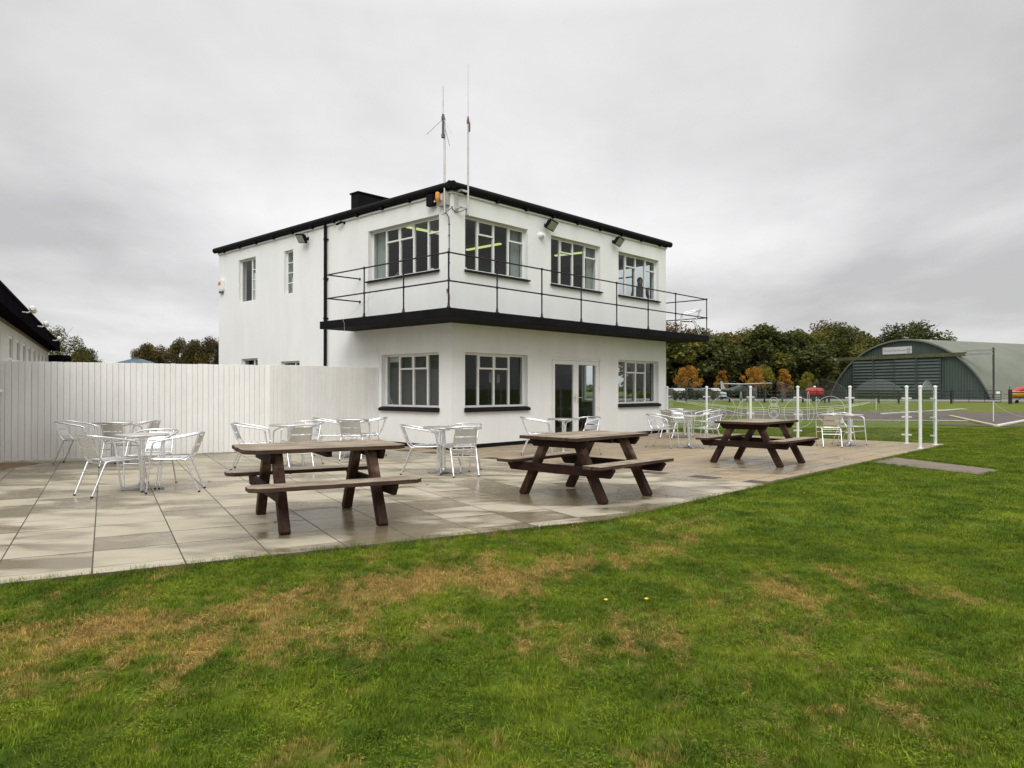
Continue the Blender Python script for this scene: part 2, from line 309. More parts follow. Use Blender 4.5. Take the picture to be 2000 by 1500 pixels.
# ---- turf colour shared by the lawn sheet and the grass blades (patches of straw, moss and lush green, fixed in the world)
def turf(name, blades):
    m = bpy.data.materials.new(name); m.use_nodes = True; nt = m.node_tree; N = nt.nodes; L = nt.links; b = N['Principled BSDF']
    g = N.new('ShaderNodeNewGeometry'); pos = g.outputs['Position']
    def mp(sc_, off=(0, 0, 0), rot=0.0):
        q = N.new('ShaderNodeMapping'); q.inputs['Scale'].default_value = sc_; q.inputs['Location'].default_value = off; q.inputs['Rotation'].default_value = (0, 0, rot); L.new(pos, q.inputs[0]); return q.outputs[0]
    def noise(v, s, d, r=.55, dist=0.0):
        n = N.new('ShaderNodeTexNoise'); n.inputs['Scale'].default_value = s; n.inputs['Detail'].default_value = d; n.inputs['Roughness'].default_value = r; n.inputs['Distortion'].default_value = dist
        L.new(v, n.inputs['Vector']); return n.outputs[0]
    def math_(op, a, b_=None, c=None, clamp=False):
        n = N.new('ShaderNodeMath'); n.operation = op; n.use_clamp = clamp
        for i, v in enumerate((a, b_, c)):
            if v is None: continue
            if isinstance(v, (int, float)): n.inputs[i].default_value = v
            else: L.new(v, n.inputs[i])
        return n.outputs[0]
    sp = N.new('ShaderNodeSeparateXYZ'); L.new(pos, sp.inputs[0]); X, Y = sp.outputs[0], sp.outputs[1]
    def gauss(x, y, rx, ry, rot, amp):
        c_, s_ = math.cos(R(rot)), math.sin(R(rot)); dx = math_('SUBTRACT', X, x); dy = math_('SUBTRACT', Y, y)
        u = math_('MULTIPLY', math_('ADD', math_('MULTIPLY', dx, c_), math_('MULTIPLY', dy, s_)), 1 / rx)
        v = math_('MULTIPLY', math_('SUBTRACT', math_('MULTIPLY', dy, c_), math_('MULTIPLY', dx, s_)), 1 / ry)
        return math_('MULTIPLY', math_('POWER', 2.718, math_('MULTIPLY', math_('ADD', math_('MULTIPLY', u, u), math_('MULTIPLY', v, v)), -1.0)), amp)
    straw = math_('ADD', math_('ADD', math_('MULTIPLY', noise(mp((1, 1, 1), (3.3, 1.2, 0)), 1.1, 5, .6, .4), .24), math_('MULTIPLY', noise(mp((1, .35, 1), (0, 7, 0), R(-40)), 3.0, 5, .6, .2), .44)), math_('MULTIPLY', noise(mp((1, 1, 1), (5, 2, 0)), 9.0, 5, .65, .2), .34))
    for q in ((-2.1, 4.2, 1.3, .5, 20, .11), (-2.6, 3.3, .8, .4, 15, .10), (-1.0, 5.0, 1.3, .4, 22, .07), (.2, 5.6, 1.6, .5, 30, .07), (1.9, 7.4, 2.2, .6, 42, .09),
              (-.6, 4.0, 1.4, .3, 10, .07), (1.3, 4.6, 1.6, .3, 40, .06), (2.6, 5.2, 1.2, .3, 35, .05), (3.3, 4.0, 1.0, .3, 35, .07), (1.2, 3.1, .9, .25, 25, .07), (-1.9, 2.9, .8, .4, 0, -.05), (3.5, 7.5, 1.5, 1.5, 0, -.10), (7, 12, 5, 5, 0, -.12), (-.2, 3.2, .8, .3, 0, -.08)):
        straw = math_('ADD', straw, gauss(*q))
    mr = N.new('ShaderNodeMapRange'); mr.interpolation_type = 'SMOOTHSTEP'; mr.inputs['From Min'].default_value = .525; mr.inputs['From Max'].default_value = .68; L.new(straw, mr.inputs[0])
    sf = math_('MULTIPLY', mr.outputs[0], .82)
    gn = noise(mp((1, 1, 1), (9, 3, 0)), 1.7, 5, .6)
    cr = N.new('ShaderNodeValToRGB'); L.new(gn, cr.inputs[0]); e = cr.color_ramp.elements
    e[0].position = .30; e[0].color = (.050, .104, .004, 1); e[1].position = .70; e[1].color = (.215, .268, .018, 1)
    k = e.new(.5); k.color = (.112, .180, .008, 1)
    # far field a little yellower
    far = N.new('ShaderNodeMapRange'); far.inputs['From Min'].default_value = 25; far.inputs['From Max'].default_value = 45; L.new(Y, far.inputs[0])
    f2 = N.new('ShaderNodeMix'); f2.data_type = 'RGBA'; f2.inputs[7].default_value = (.165, .19, .025, 1); L.new(cr.outputs[0], f2.inputs[6]); L.new(math_('MULTIPLY', far.outputs[0], .65), f2.inputs[0])
    mixc = N.new('ShaderNodeMix'); mixc.data_type = 'RGBA'; L.new(f2.outputs[2], mixc.inputs[6]); mixc.inputs[7].default_value = (.45, .295, .095, 1)
    if blades:      # single blades differ: some straw, some yellow-green
        isl = g.outputs['Random Per Island']; oi = N.new('ShaderNodeObjectInfo')
        rnd = math_('FRACT', math_('ADD', isl, oi.outputs['Random']))
        thr = math_('ADD', math_('MULTIPLY', rnd, .85), -.36)
        fac = math_('ADD', sf, math_('MULTIPLY', thr, math_('ADD', math_('MULTIPLY', sf, .9), .30)), None, True)
        L.new(fac, mixc.inputs[0])
        clump = math_('ADD', math_('MULTIPLY', noise(mp((1, 1, 1), (2, 2, 0)), 9.0, 5, .65), 1.7), .15); clump = math_('MULTIPLY', clump, math_('ADD', math_('MULTIPLY', noise(mp((1, 1, 1), (7, 1, 0)), 30.0, 4, .6), 1.6), .2))
        val = math_('MULTIPLY', clump, math_('ADD', math_('MULTIPLY', math_('FRACT', math_('MULTIPLY', rnd, 7.31)), .75), .66))
        hs = N.new('ShaderNodeHueSaturation'); L.new(mixc.outputs[2], hs.inputs['Color']); L.new(val, hs.inputs['Value']); col = hs.outputs[0]
        b.inputs['Roughness'].default_value = .6; b.inputs['Specular IOR Level'].default_value = .15
        L.new(col, b.inputs['Base Color'])
        tr = N.new('ShaderNodeBsdfTranslucent'); L.new(col, tr.inputs[0]); ms = N.new('ShaderNodeMixShader'); ms.inputs[0].default_value = .3
        L.new(b.outputs[0], ms.inputs[1]); L.new(tr.outputs[0], ms.inputs[2]); L.new(ms.outputs[0], N['Material Output'].inputs[0])
    else:
        L.new(sf, mixc.inputs[0]); fine = noise(mp((1, 1, 1)), 55, 8, .75); fine2 = noise(mp((1, 1, 1), (1, 5, 0)), 9, 6, .7)
        val = math_('MULTIPLY', math_('ADD', math_('MULTIPLY', fine, 1.0), .30), math_('ADD', math_('MULTIPLY', fine2, .7), .62))
        hs = N.new('ShaderNodeHueSaturation'); L.new(mixc.outputs[2], hs.inputs['Color']); L.new(val, hs.inputs['Value']); L.new(hs.outputs[0], b.inputs['Base Color'])
        b.inputs['Roughness'].default_value = .85; b.inputs['Specular IOR Level'].default_value = .15
        bp = N.new('ShaderNodeBump'); bp.inputs['Strength'].default_value = .8; bp.inputs['Distance'].default_value = .03; L.new(fine, bp.inputs['Height']); L.new(bp.outputs[0], b.inputs['Normal'])
    return m
M['lawn'] = turf('lawn_turf', False); M['blade'] = turf('grass_blades', True)
def leaf(name, c1, c2, c3=None, sc_=.25):
    m = bpy.data.materials.new(name); m.use_nodes = True; nt = m.node_tree; N = nt.nodes; L = nt.links; b = N['Principled BSDF']
    g = N.new('ShaderNodeNewGeometry'); n = N.new('ShaderNodeTexNoise'); n.inputs['Scale'].default_value = sc_; n.inputs['Detail'].default_value = 4; L.new(g.outputs['Position'], n.inputs['Vector'])
    cr = N.new('ShaderNodeValToRGB'); e = cr.color_ramp.elements
    a = N.new('ShaderNodeMath'); a.operation = 'MULTIPLY_ADD'; a.inputs[1].default_value = .35; L.new(g.outputs['Random Per Island'], a.inputs[0])
    s = N.new('ShaderNodeMath'); s.operation = 'SUBTRACT'; L.new(n.outputs[0], s.inputs[0]); s.inputs[1].default_value = .175; L.new(s.outputs[0], a.inputs[2])
    L.new(a.outputs[0], cr.inputs[0]); e[0].position = .3; e[0].color = (*c1, 1); e[1].position = .7; e[1].color = (*c2, 1)
    if c3: k = e.new(.52); k.color = (*c3, 1)
    L.new(cr.outputs[0], b.inputs['Base Color']); b.inputs['Roughness'].default_value = .6; b.inputs['Specular IOR Level'].default_value = .25
    tr = N.new('ShaderNodeBsdfTranslucent'); L.new(cr.outputs[0], tr.inputs[0]); ms = N.new('ShaderNodeMixShader'); ms.inputs[0].default_value = .3
    L.new(b.outputs[0], ms.inputs[1]); L.new(tr.outputs[0], ms.inputs[2]); L.new(ms.outputs[0], N['Material Output'].inputs[0])
    return m
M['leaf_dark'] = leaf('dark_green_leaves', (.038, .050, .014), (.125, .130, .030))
M['leaf_mid'] = leaf('green_leaves', (.045, .062, .014), (.20, .18, .03), (.092, .102, .02))
M['leaf_olive'] = leaf('olive_leaves', (.075, .072, .012), (.22, .165, .022), (.125, .11, .016))
M['leaf_rust'] = leaf('rust_leaves', (.11, .060, .030), (.26, .15, .075), (.15, .11, .05))
M['leaf_orange'] = leaf('orange_leaves', (.22, .085, .015), (.50, .30, .03), (.38, .18, .02), .8)
M['leaf_gold'] = leaf('gold_leaves', (.13, .12, .014), (.36, .30, .035), (.22, .2, .02), .8)
M['leaf_oak'] = leaf('oak_leaves', (.040, .044, .014), (.21, .14, .045), (.11, .085, .026), .5)
M['bark'] = mat('bark', (.06, .05, .04), .9, var=.3, vscale=6, bump=.5, bscale=20, bdist=.03)
# ------------------------------------------------------------------ ground
YAW = 0.8218; CX, CY = -1.3348, 16.233
A_ = Vector((math.cos(YAW), math.sin(YAW))); B_ = Vector((-A_.y, A_.x))
def loc2w(u, v): return (CX + u * A_.x + v * B_.x, CY + u * A_.y + v * B_.y)
EDGE = [(-14, -.66), (-3.565, 5.129), (-2.719, 5.586), (-1.988, 6.02), (-1.096, 6.51), (-.479, 6.84), (0.0, 7.10), (.50, 7.33), (.948, 7.572), (1.40, 8.05), (2.631, 9.40), (4.442, 11.33), (6.60, 13.65), (7.13, 14.2), (8.99, 16.19), (10.72, 18.05)]
FAR = [(10.72, 18.05), (7.698, 20.60), (4.9, 23.2), (2.0, 25.9)]
def halfclip(poly, n, c):           # keep the side n.p <= c
    o = []
    for i in range(len(poly)):
        a, b = poly[i], poly[(i + 1) % len(poly)]; da = n[0] * a[0] + n[1] * a[1] - c; db = n[0] * b[0] + n[1] * b[1] - c
        if da <= 0: o.append(a)
        if da * db < 0: t = da / (da - db); o.append((a[0] + (b[0] - a[0]) * t, a[1] + (b[1] - a[1]) * t))
    return o
g = MB(); g.face([(-1500, -400, -.03), (1500, -400, -.03), (1500, 3500, -.03), (-1500, 3500, -.03)])
lawn = tag(g.build('ground', M['lawn']), kind='structure')
# patio bed (dark joints) and the two fields of slabs
bed = MB(); bed.face([(x, y, -.0035) for x, y in ([(-14, -.66)] + EDGE[1:] + FAR[1:] + [(-7, 33), (-22, 24), (-26, 6)])])
tag(bed.build('patio_bed', M['joint']), kind='structure')
def slabs(name, m, ang, org, pw, ph, rng, clips, joint=.006, seed=1, bond=False):
    rnd = random.Random(seed); c_, s_ = math.cos(ang), math.sin(ang); mb = MB(); tops = []
    for i in range(*rng[0]):
        for j in range(*rng[1]):
            x0, x1 = i * pw + joint / 2, (i + 1) * pw - joint / 2; jr = joint * 1.6; sh = (pw / 2 if (bond and j % 2) else 0)
            y0, y1 = j * ph + jr / 2, (j + 1) * ph - jr / 2
            P = [(x0 + sh, y0), (x1 + sh, y0), (x1 + sh, y1), (x0 + sh, y1)]
            P = [(org[0] + x * c_ - y * s_, org[1] + x * s_ + y * c_) for x, y in P]
            for n, c in clips:
                P = halfclip(P, n, c)
                if len(P) < 3: break
            if len(P) < 3: continue
            z = rnd.uniform(-.0007, .0007); t = [rnd.uniform(-.0005, .0005) for _ in P]
            i0 = len(mb.v); k = len(P); cxm = sum(p[0] for p in P) / k; cym = sum(p[1] for p in P) / k
            mb.v += [(x, y, z - .03) for x, y in P] + [(x, y, z + t[q] - .0012) for q, (x, y) in enumerate(P)]
            ins = []
            for q, (x, y) in enumerate(P):
                d = math.hypot(x - cxm, y - cym) or 1; ins.append((x - (x - cxm) / d * .004, y - (y - cym) / d * .004, z + t[q]))
            mb.v += ins
            for q in range(k):
                q2 = (q + 1) % k; mb.f.append((i0 + q, i0 + q2, i0 + k + q2, i0 + k + q)); mb.sm.append(False)
                mb.f.append((i0 + k + q, i0 + k + q2, i0 + 2 * k + q2, i0 + 2 * k + q)); mb.sm.append(False)
            mb.f.append(tuple(i0 + 2 * k + q for q in range(k))); mb.sm.append(False); tops.append(len(mb.f) - 1)
    o = mb.build(name, [m, M['joint_edge']]); idx = [1] * len(o.data.polygons)
    for q in tops: idx[q] = 0
    o.data.polygons.foreach_set('material_index', idx); return tag(o, kind='structure')
def hp(a, b):                       # half plane on the left of a->b
    n = (b[1] - a[1], -(b[0] - a[0])); l = math.hypot(*n); n = (n[0] / l, n[1] / l); return n, n[0] * a[0] + n[1] * a[1]
SEAM = 10.1                         # where the buff slabs meet the tan ones, measured along the building's front
th = R(29.0)
clipA = [hp((-3.565, 5.10), (.948, 7.60)), hp((.948, 7.56), (6.6, 13.64)), ((A_.x, A_.y), SEAM - .006), ((.682, .9) , 100)]
slabs('patio', M['slab'], th, (-3.175, 5.57), .632, .63, ((-18, 22), (-3, 26)), clipA, seed=3)
bx0, by0 = loc2w(0, 0)
clipB = [hp((.948, 7.56), (6.6, 13.64)), hp((6.6, 13.72), (10.72, 18.05)), hp((10.72, 18.05), (4.9, 23.2)), ((-A_.x, -A_.y), -SEAM - .006)]
aorg = (bx0 - (bx0 * A_.x + by0 * A_.y - SEAM) * A_.x, by0 - (bx0 * A_.x + by0 * A_.y - SEAM) * A_.y)
slabs('front_patio', M['slab_tan'], YAW, aorg, .60, .45, ((0, 20), (-24, 30)), clipB, seed=5, bond=True, joint=.006)
# concrete path crossing the lawn
pth = MB(); pth.prism([(6.62, 13.70), (7.46, 11.64), (8.20, 12.38), (7.62, 14.72)][::1], -.05, -.008)
tag(pth.build('path', mat('path_concrete', (.175, .14, .10), .8, var=.2, vscale=3, bump=.4, bscale=60, var2=.12, v2scale=1.2)), kind='structure')
# taxiway strip and perimeter track across the field
def sheet(name, pts, z, m): q = MB(); q.face([(x, y, z) for x, y in pts]); return tag(q.build(name, m), kind='structure')
M['tarmac'] = mat('taxiway_tarmac', (.07, .058, .055), .9, vscale=.9, var2=.3, v2scale=3, bump=.5, bscale=25, col2=(.125, .092, .068))
sheet('taxiway', [at(1240, 36.5)[:2], at(1450, 36)[:2], at(1620, 31.8)[:2], at(1830, 31.2)[:2], at(1900, 30.4)[:2], at(1945, 27.6)[:2], at(2010, 32)[:2], at(2400, 34)[:2], at(2400, 44)[:2], at(2000, 43.6)[:2], at(1540, 45)[:2], at(1240, 49)[:2]], -.022, M['tarmac'])
sheet('perimeter_track', [at(1100, 88)[:2], at(2400, 78)[:2], at(2500, 100)[:2], at(1100, 112)[:2]], -.02, mat('track_concrete', (.20, .20, .20), .85, var=.15, vscale=.5))
M['marking'] = mat('worn_white_paint', (.62, .60, .57), .7, var=.25, vscale=3)
sheet('taxiway_line', [at(1560, 32.6)[:2], at(1900, 31.4)[:2], at(1900, 31.75)[:2], at(1560, 32.95)[:2]], -.014, M['marking'])
sheet('soil_strip', [at(1790, 27.9)[:2], at(1900, 26.9)[:2], at(2100, 26.2)[:2], at(2100, 27.7)[:2], at(1930, 28.3)[:2], at(1820, 28.9)[:2]], -.014, mat('bare_soil', (.07, .045, .025), .95, var=.5, vscale=4, bump=.8, bscale=20, col2=(.06, .08, .02)))
sheet('gravel', [(-9.7, 12.7), (-8.5, 12.2), (-8.55, 13.4), (-8.95, 13.55), (-9.5, 13.25)], .004, mat('brown_gravel', (.24, .165, .09), .95, var=.5, vscale=40, bump=1, bscale=80))

# grass blades on the lawn near the camera
def pip(x, y, poly):
    c = False; j = len(poly) - 1
    for i in range(len(poly)):
        if (poly[i][1] > y) != (poly[j][1] > y) and x < (poly[j][0] - poly[i][0]) * (y - poly[i][1]) / (poly[j][1] - poly[i][1]) + poly[i][0]: c = not c
        j = i
    return c
PATIO = EDGE + FAR[1:] + [(-7, 33), (-22, 24), (-26, 6)]
PATH = [(6.62, 13.70), (7.46, 11.64), (8.20, 12.38), (7.62, 14.72)]
PEDGE = EDGE[1:]
def edge_d(x, y, pl):
    best = 9
    for i in range(len(pl) - 1):
        a, b = pl[i], pl[i + 1]; vx, vy = b[0] - a[0], b[1] - a[1]; t = max(0, min(1, ((x - a[0]) * vx + (y - a[1]) * vy) / (vx * vx + vy * vy)))
        best = min(best, math.hypot(x - a[0] - t * vx, y - a[1] - t * vy))
    return best
def tuft_mesh(seed, n, rad, hmin, hmax, wdt):
    rnd = random.Random(seed); mb = MB()
    for _ in range(n):
        r_ = rad * math.sqrt(rnd.random()); a = rnd.random() * 6.283; x, y = r_ * math.cos(a), r_ * math.sin(a)
        h = rnd.uniform(hmin, hmax); d = rnd.random() * 6.283; lean = rnd.uniform(.1, 1.0) * h; wd = wdt * rnd.uniform(.6, 1.2)
        fx, fy = math.cos(d), math.sin(d); sx, sy = -fy * wd, fx * wd; z0 = -.032
        p1 = (x + fx * lean * .35, y + fy * lean * .35, z0 + h * .62); tip = (x + fx * lean, y + fy * lean, z0 + h)
        i = len(mb.v); mb.v += [(x - sx, y - sy, z0), (x + sx, y + sy, z0), (p1[0] + sx * .8, p1[1] + sy * .8, p1[2]), (p1[0] - sx * .8, p1[1] - sy * .8, p1[2]), tip]
        mb.f += [(i, i + 1, i + 2, i + 3), (i + 3, i + 2, i + 4)]; mb.sm += [True, True]
    me = bpy.data.meshes.new('tuft'); me.from_pydata(mb.v, [], mb.f); me.materials.append(M['blade']); me.update(); return me
def clover_mesh(seed, n, rad):
    rnd = random.Random(seed); mb = MB()
    for _ in range(n):
        r_ = rad * math.sqrt(rnd.random()); a = rnd.random() * 6.283; x, y, z = r_ * math.cos(a), r_ * math.sin(a), rnd.uniform(-.026, -.006)
        for k in range(3):
            b = a + k * 2.09; s = rnd.uniform(.0022, .0042); cx_, cy_ = x + s * math.cos(b), y + s * math.sin(b); i = len(mb.v)
            mb.v += [(cx_ + s * .9 * math.cos(b + t), cy_ + s * .9 * math.sin(b + t), z + rnd.uniform(-.002, .002)) for t in (0, 1.26, 2.5, 3.77, 5.03)]; mb.f.append((i, i + 1, i + 2, i + 3, i + 4)); mb.sm.append(False)
    me = bpy.data.meshes.new('clover'); me.from_pydata(mb.v, [], mb.f); me.materials.append(M['blade']); me.update(); return me
def scatter(name, pts, tufts, label_, seed):
    """one object whose geometry nodes put turf tufts on its vertices"""
    me = bpy.data.meshes.new(name); me.from_pydata(pts, [], []); o = bpy.data.objects.new(name, me); C.objects.link(o)
    tag(o, label_, 'grass', kind='stuff')
    col = bpy.data.collections.new(name + '_tufts')
    for k, t in enumerate(tufts): col.objects.link(bpy.data.objects.new('tuft', t))
    ng = bpy.data.node_groups.new(name, 'GeometryNodeTree'); ng.interface.new_socket('Geometry', in_out='INPUT', socket_type='NodeSocketGeometry'); ng.interface.new_socket('Geometry', in_out='OUTPUT', socket_type='NodeSocketGeometry')
    n = ng.nodes; l = ng.links; gi = n.new('NodeGroupInput'); go = n.new('NodeGroupOutput'); ip = n.new('GeometryNodeInstanceOnPoints'); ci = n.new('GeometryNodeCollectionInfo')
    ci.inputs['Collection'].default_value = col; ci.inputs['Separate Children'].default_value = True; ci.inputs['Reset Children'].default_value = True
    ip.inputs['Pick Instance'].default_value = True; l.new(gi.outputs[0], ip.inputs['Points']); l.new(ci.outputs[0], ip.inputs['Instance'])
    rv = n.new('FunctionNodeRandomValue'); rv.data_type = 'FLOAT_VECTOR'; rv.inputs[0].default_value = (-.08, -.08, 0); rv.inputs[1].default_value = (.08, .08, 6.283); rv.inputs['Seed'].default_value = seed
    l.new(rv.outputs[0], ip.inputs['Rotation']); rs = n.new('FunctionNodeRandomValue'); rs.data_type = 'FLOAT'; rs.inputs[2].default_value = .75; rs.inputs[3].default_value = 1.25; rs.inputs['Seed'].default_value = seed + 5
    l.new(rs.outputs[1], ip.inputs['Scale']); l.new(ip.outputs[0], go.inputs[0])
    md = o.modifiers.new('scatter', 'NODES'); md.node_group = ng; return o
rnd = random.Random(11); near = []; farp = []; fringe = []
def lawn_pts(d0, d1, step, margin, out_, pad=1.12):
    y = d0
    while y < d1:
        hw = y * .70 * pad + 3.2; x = -hw
        while x < hw:
            px_, py_ = x + rnd.uniform(-.5, .5) * step, y + rnd.uniform(-.5, .5) * step
            if not pip(px_, py_, PATIO) and not pip(px_, py_, PATH):
                if edge_d(px_, py_, PEDGE) > margin and edge_d(px_, py_, PATH + PATH[:1]) > margin * .6: out_.append((px_, py_, 0))
            x += step
        y += step
lawn_pts(1.0, 7.0, .105, .07, near)
lawn_pts(7.0, 26.0, .21, .10, farp)
scatter('grass', near, [tuft_mesh(s, 150, .085, .014, .033, .0020) for s in range(4)] + [tuft_mesh(9, 60, .08, .02, .05, .0024), clover_mesh(3, 190, .11)], 'short mown lawn grass in front of the patio, green with straw patches', 1)
scatter('field_grass', farp, [tuft_mesh(20 + s, 170, .17, .014, .034, .0036) for s in range(4)], 'mown grass farther off beside and beyond the patio', 2)
for i in range(len(PEDGE) - 1):     # grass growing over the edge of the paving
    a, b = PEDGE[i], PEDGE[i + 1]; ln = math.hypot(b[0] - a[0], b[1] - a[1])
    for k in range(int(ln / .026)):
        t = rnd.random(); o_ = rnd.gauss(.028, .034); nx, ny = (b[1] - a[1]) / ln, -(b[0] - a[0]) / ln
        fringe.append((a[0] + (b[0] - a[0]) * t + nx * o_, a[1] + (b[1] - a[1]) * t + ny * o_, 0))
for i in range(4):
    a, b = PATH[i], PATH[(i + 1) % 4]; ln = math.hypot(b[0] - a[0], b[1] - a[1])
    if i == 3: continue
    for k in range(int(ln / .05)):
        t = rnd.random(); fringe.append((a[0] + (b[0] - a[0]) * t + rnd.gauss(0, .03), a[1] + (b[1] - a[1]) * t + rnd.gauss(0, .03), 0))

for k in range(260):
    t = rnd.random(); fringe.append((10.75 + (4.9 - 10.75) * t, 18.1 + (23.25 - 18.1) * t + rnd.uniform(0, .06), 0))
for k in range(170):                # longer growth along the far side of the path
    t = rnd.random(); fringe.append((8.20 + (7.62 - 8.20) * t + .03 + rnd.uniform(0, .07), 12.38 + (14.72 - 12.38) * t + rnd.uniform(-.03, .03), .012))
scatter('edge_grass', fringe, [tuft_mesh(40 + s, 26, .045, .03, .065, .0016) for s in range(4)], 'ragged grass creeping over the edge of the paving', 3)
# daisies: two yellow dandelion heads
for k, (px_, d_) in enumerate(((1183, 4.72), (1262, 4.74))):
    p = at(px_, d_); q = MB(); q.lathe([(.002, -.02), (.002, -.006), (.011, -.003), (.015, .001), (.009, .005), (.002, .007)], 12)
    o = q.build('dandelion', mat('yellow_petals', (.75, .55, .03), .6), loc=(p.x, p.y, 0)); tag(o, 'yellow dandelion in the lawn, %s' % ('the smaller one on the left' if k == 0 else 'the brighter one on the right'), 'flower', 'dandelions in the lawn')
# ------------------------------------------------------------------ the control tower (local x = along the front, local y = into the building)
BW, BD, BH = 8.98, 11.16, 5.74
bt = empty('control_tower', (CX, CY, 0), YAW, 'white rendered two-storey watch office with black flat roof, black balcony and metal windows', 'building')
def wall_panel(mb, lin, org, ux, nx, length, height, holes, th=.26):
    """one wall with real openings; ux runs along the wall, nx points into the building"""
    us = sorted({0.0, length} | {h[0] for h in holes} | {h[1] for h in holes}); zs = sorted({0.0, 2.8, height} | {h[2] for h in holes} | {h[3] for h in holes})
    P = lambda u, z, d: (org[0] + ux[0] * u + nx[0] * d, org[1] + ux[1] * u + nx[1] * d, z)
    for i in range(len(us) - 1):
        for j in range(len(zs) - 1):
            uc, zc_ = (us[i] + us[i + 1]) / 2, (zs[j] + zs[j + 1]) / 2
            if any(h[0] < uc < h[1] and h[2] < zc_ < h[3] for h in holes): continue
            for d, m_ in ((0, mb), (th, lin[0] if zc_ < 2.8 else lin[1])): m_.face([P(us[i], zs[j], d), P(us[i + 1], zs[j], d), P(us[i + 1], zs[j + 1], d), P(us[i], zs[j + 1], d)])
    for a, b, c, d_ in holes:
        mb.face([P(a, c, 0), P(a, c, th), P(a, d_, th), P(a, d_, 0)]); mb.face([P(b, c, 0), P(b, c, th), P(b, d_, th), P(b, d_, 0)])
        mb.face([P(a, c, 0), P(b, c, 0), P(b, c, th), P(a, c, th)]); mb.face([P(a, d_, 0), P(b, d_, 0), P(b, d_, th), P(a, d_, th)])
WR_UP = [(.41, 2.53, 4.04, 5.28), (3.42, 5.55, 4.04, 5.28), (6.42, 8.56, 4.04, 5.28)]
WR_LO = [(.41, 2.53, .92, 2.18), (6.41, 8.55, .92, 2.18)]; DOOR = (3.44, 5.53, .05, 2.16)
WL_UP = (.42, 3.08, 4.04, 5.28); WL_LO = (.42, 2.53, .92, 2.18)
WL_S = [(8.76, 9.82, 4.02, 5.36), (6.62, 7.10, 4.04, 5.30), (8.62, 9.65, .95, 2.28), (6.27, 7.29, .95, 2.14)]
RS = [(.42, 3.08, 4.04, 5.28), (.42, 3.08, .92, 2.18), (6.0, 8.1, 4.04, 5.28)]
wb = MB(); LN = (MB(), MB())
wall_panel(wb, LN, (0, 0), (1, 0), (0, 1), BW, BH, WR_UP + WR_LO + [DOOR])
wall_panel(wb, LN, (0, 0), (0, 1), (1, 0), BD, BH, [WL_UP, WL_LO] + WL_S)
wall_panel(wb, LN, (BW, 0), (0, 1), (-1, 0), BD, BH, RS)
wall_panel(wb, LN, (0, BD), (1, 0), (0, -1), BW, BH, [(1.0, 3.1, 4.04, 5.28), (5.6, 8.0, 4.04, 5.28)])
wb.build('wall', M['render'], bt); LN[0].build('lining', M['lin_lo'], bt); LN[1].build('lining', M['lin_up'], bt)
q = MB(); q.box(-.012, BW + .012, -.012, .0, 0, .09); q.box(-.012, 0, 0, BD, 0, .09); q.box(BW, BW + .012, 0, BD, 0, .09); q.build('plinth', M['black'], bt)
q = MB(); q.box(.26, BW - .26, .26, BD - .26, .0, .03); q.box(.26, BW - .26, .26, BD - .26, 2.84, 3.04); q.build('floor', M['int_floor'], bt)
q = MB(); q.box(.26, BW - .26, .26, BD - .26, 5.50, 5.52); q.box(.26, BW - .26, .26, BD - .26, 2.78, 2.80); q.build('ceiling', mat('ceiling_paint', (.42, .41, .38), .9), bt)
q = MB(); q.box(.26, BW - .26, 5.0, 5.12, .03, 2.78); q.box(.26, 4.9, 5.6, 5.72, 3.04, 5.5); q.box(4.9, 5.02, 5.6, BD - .27, 3.04, 5.5); q.box(.262, .275, .3, 5.0, .03, 2.78); q.build('partition', M['int_wall'], bt)
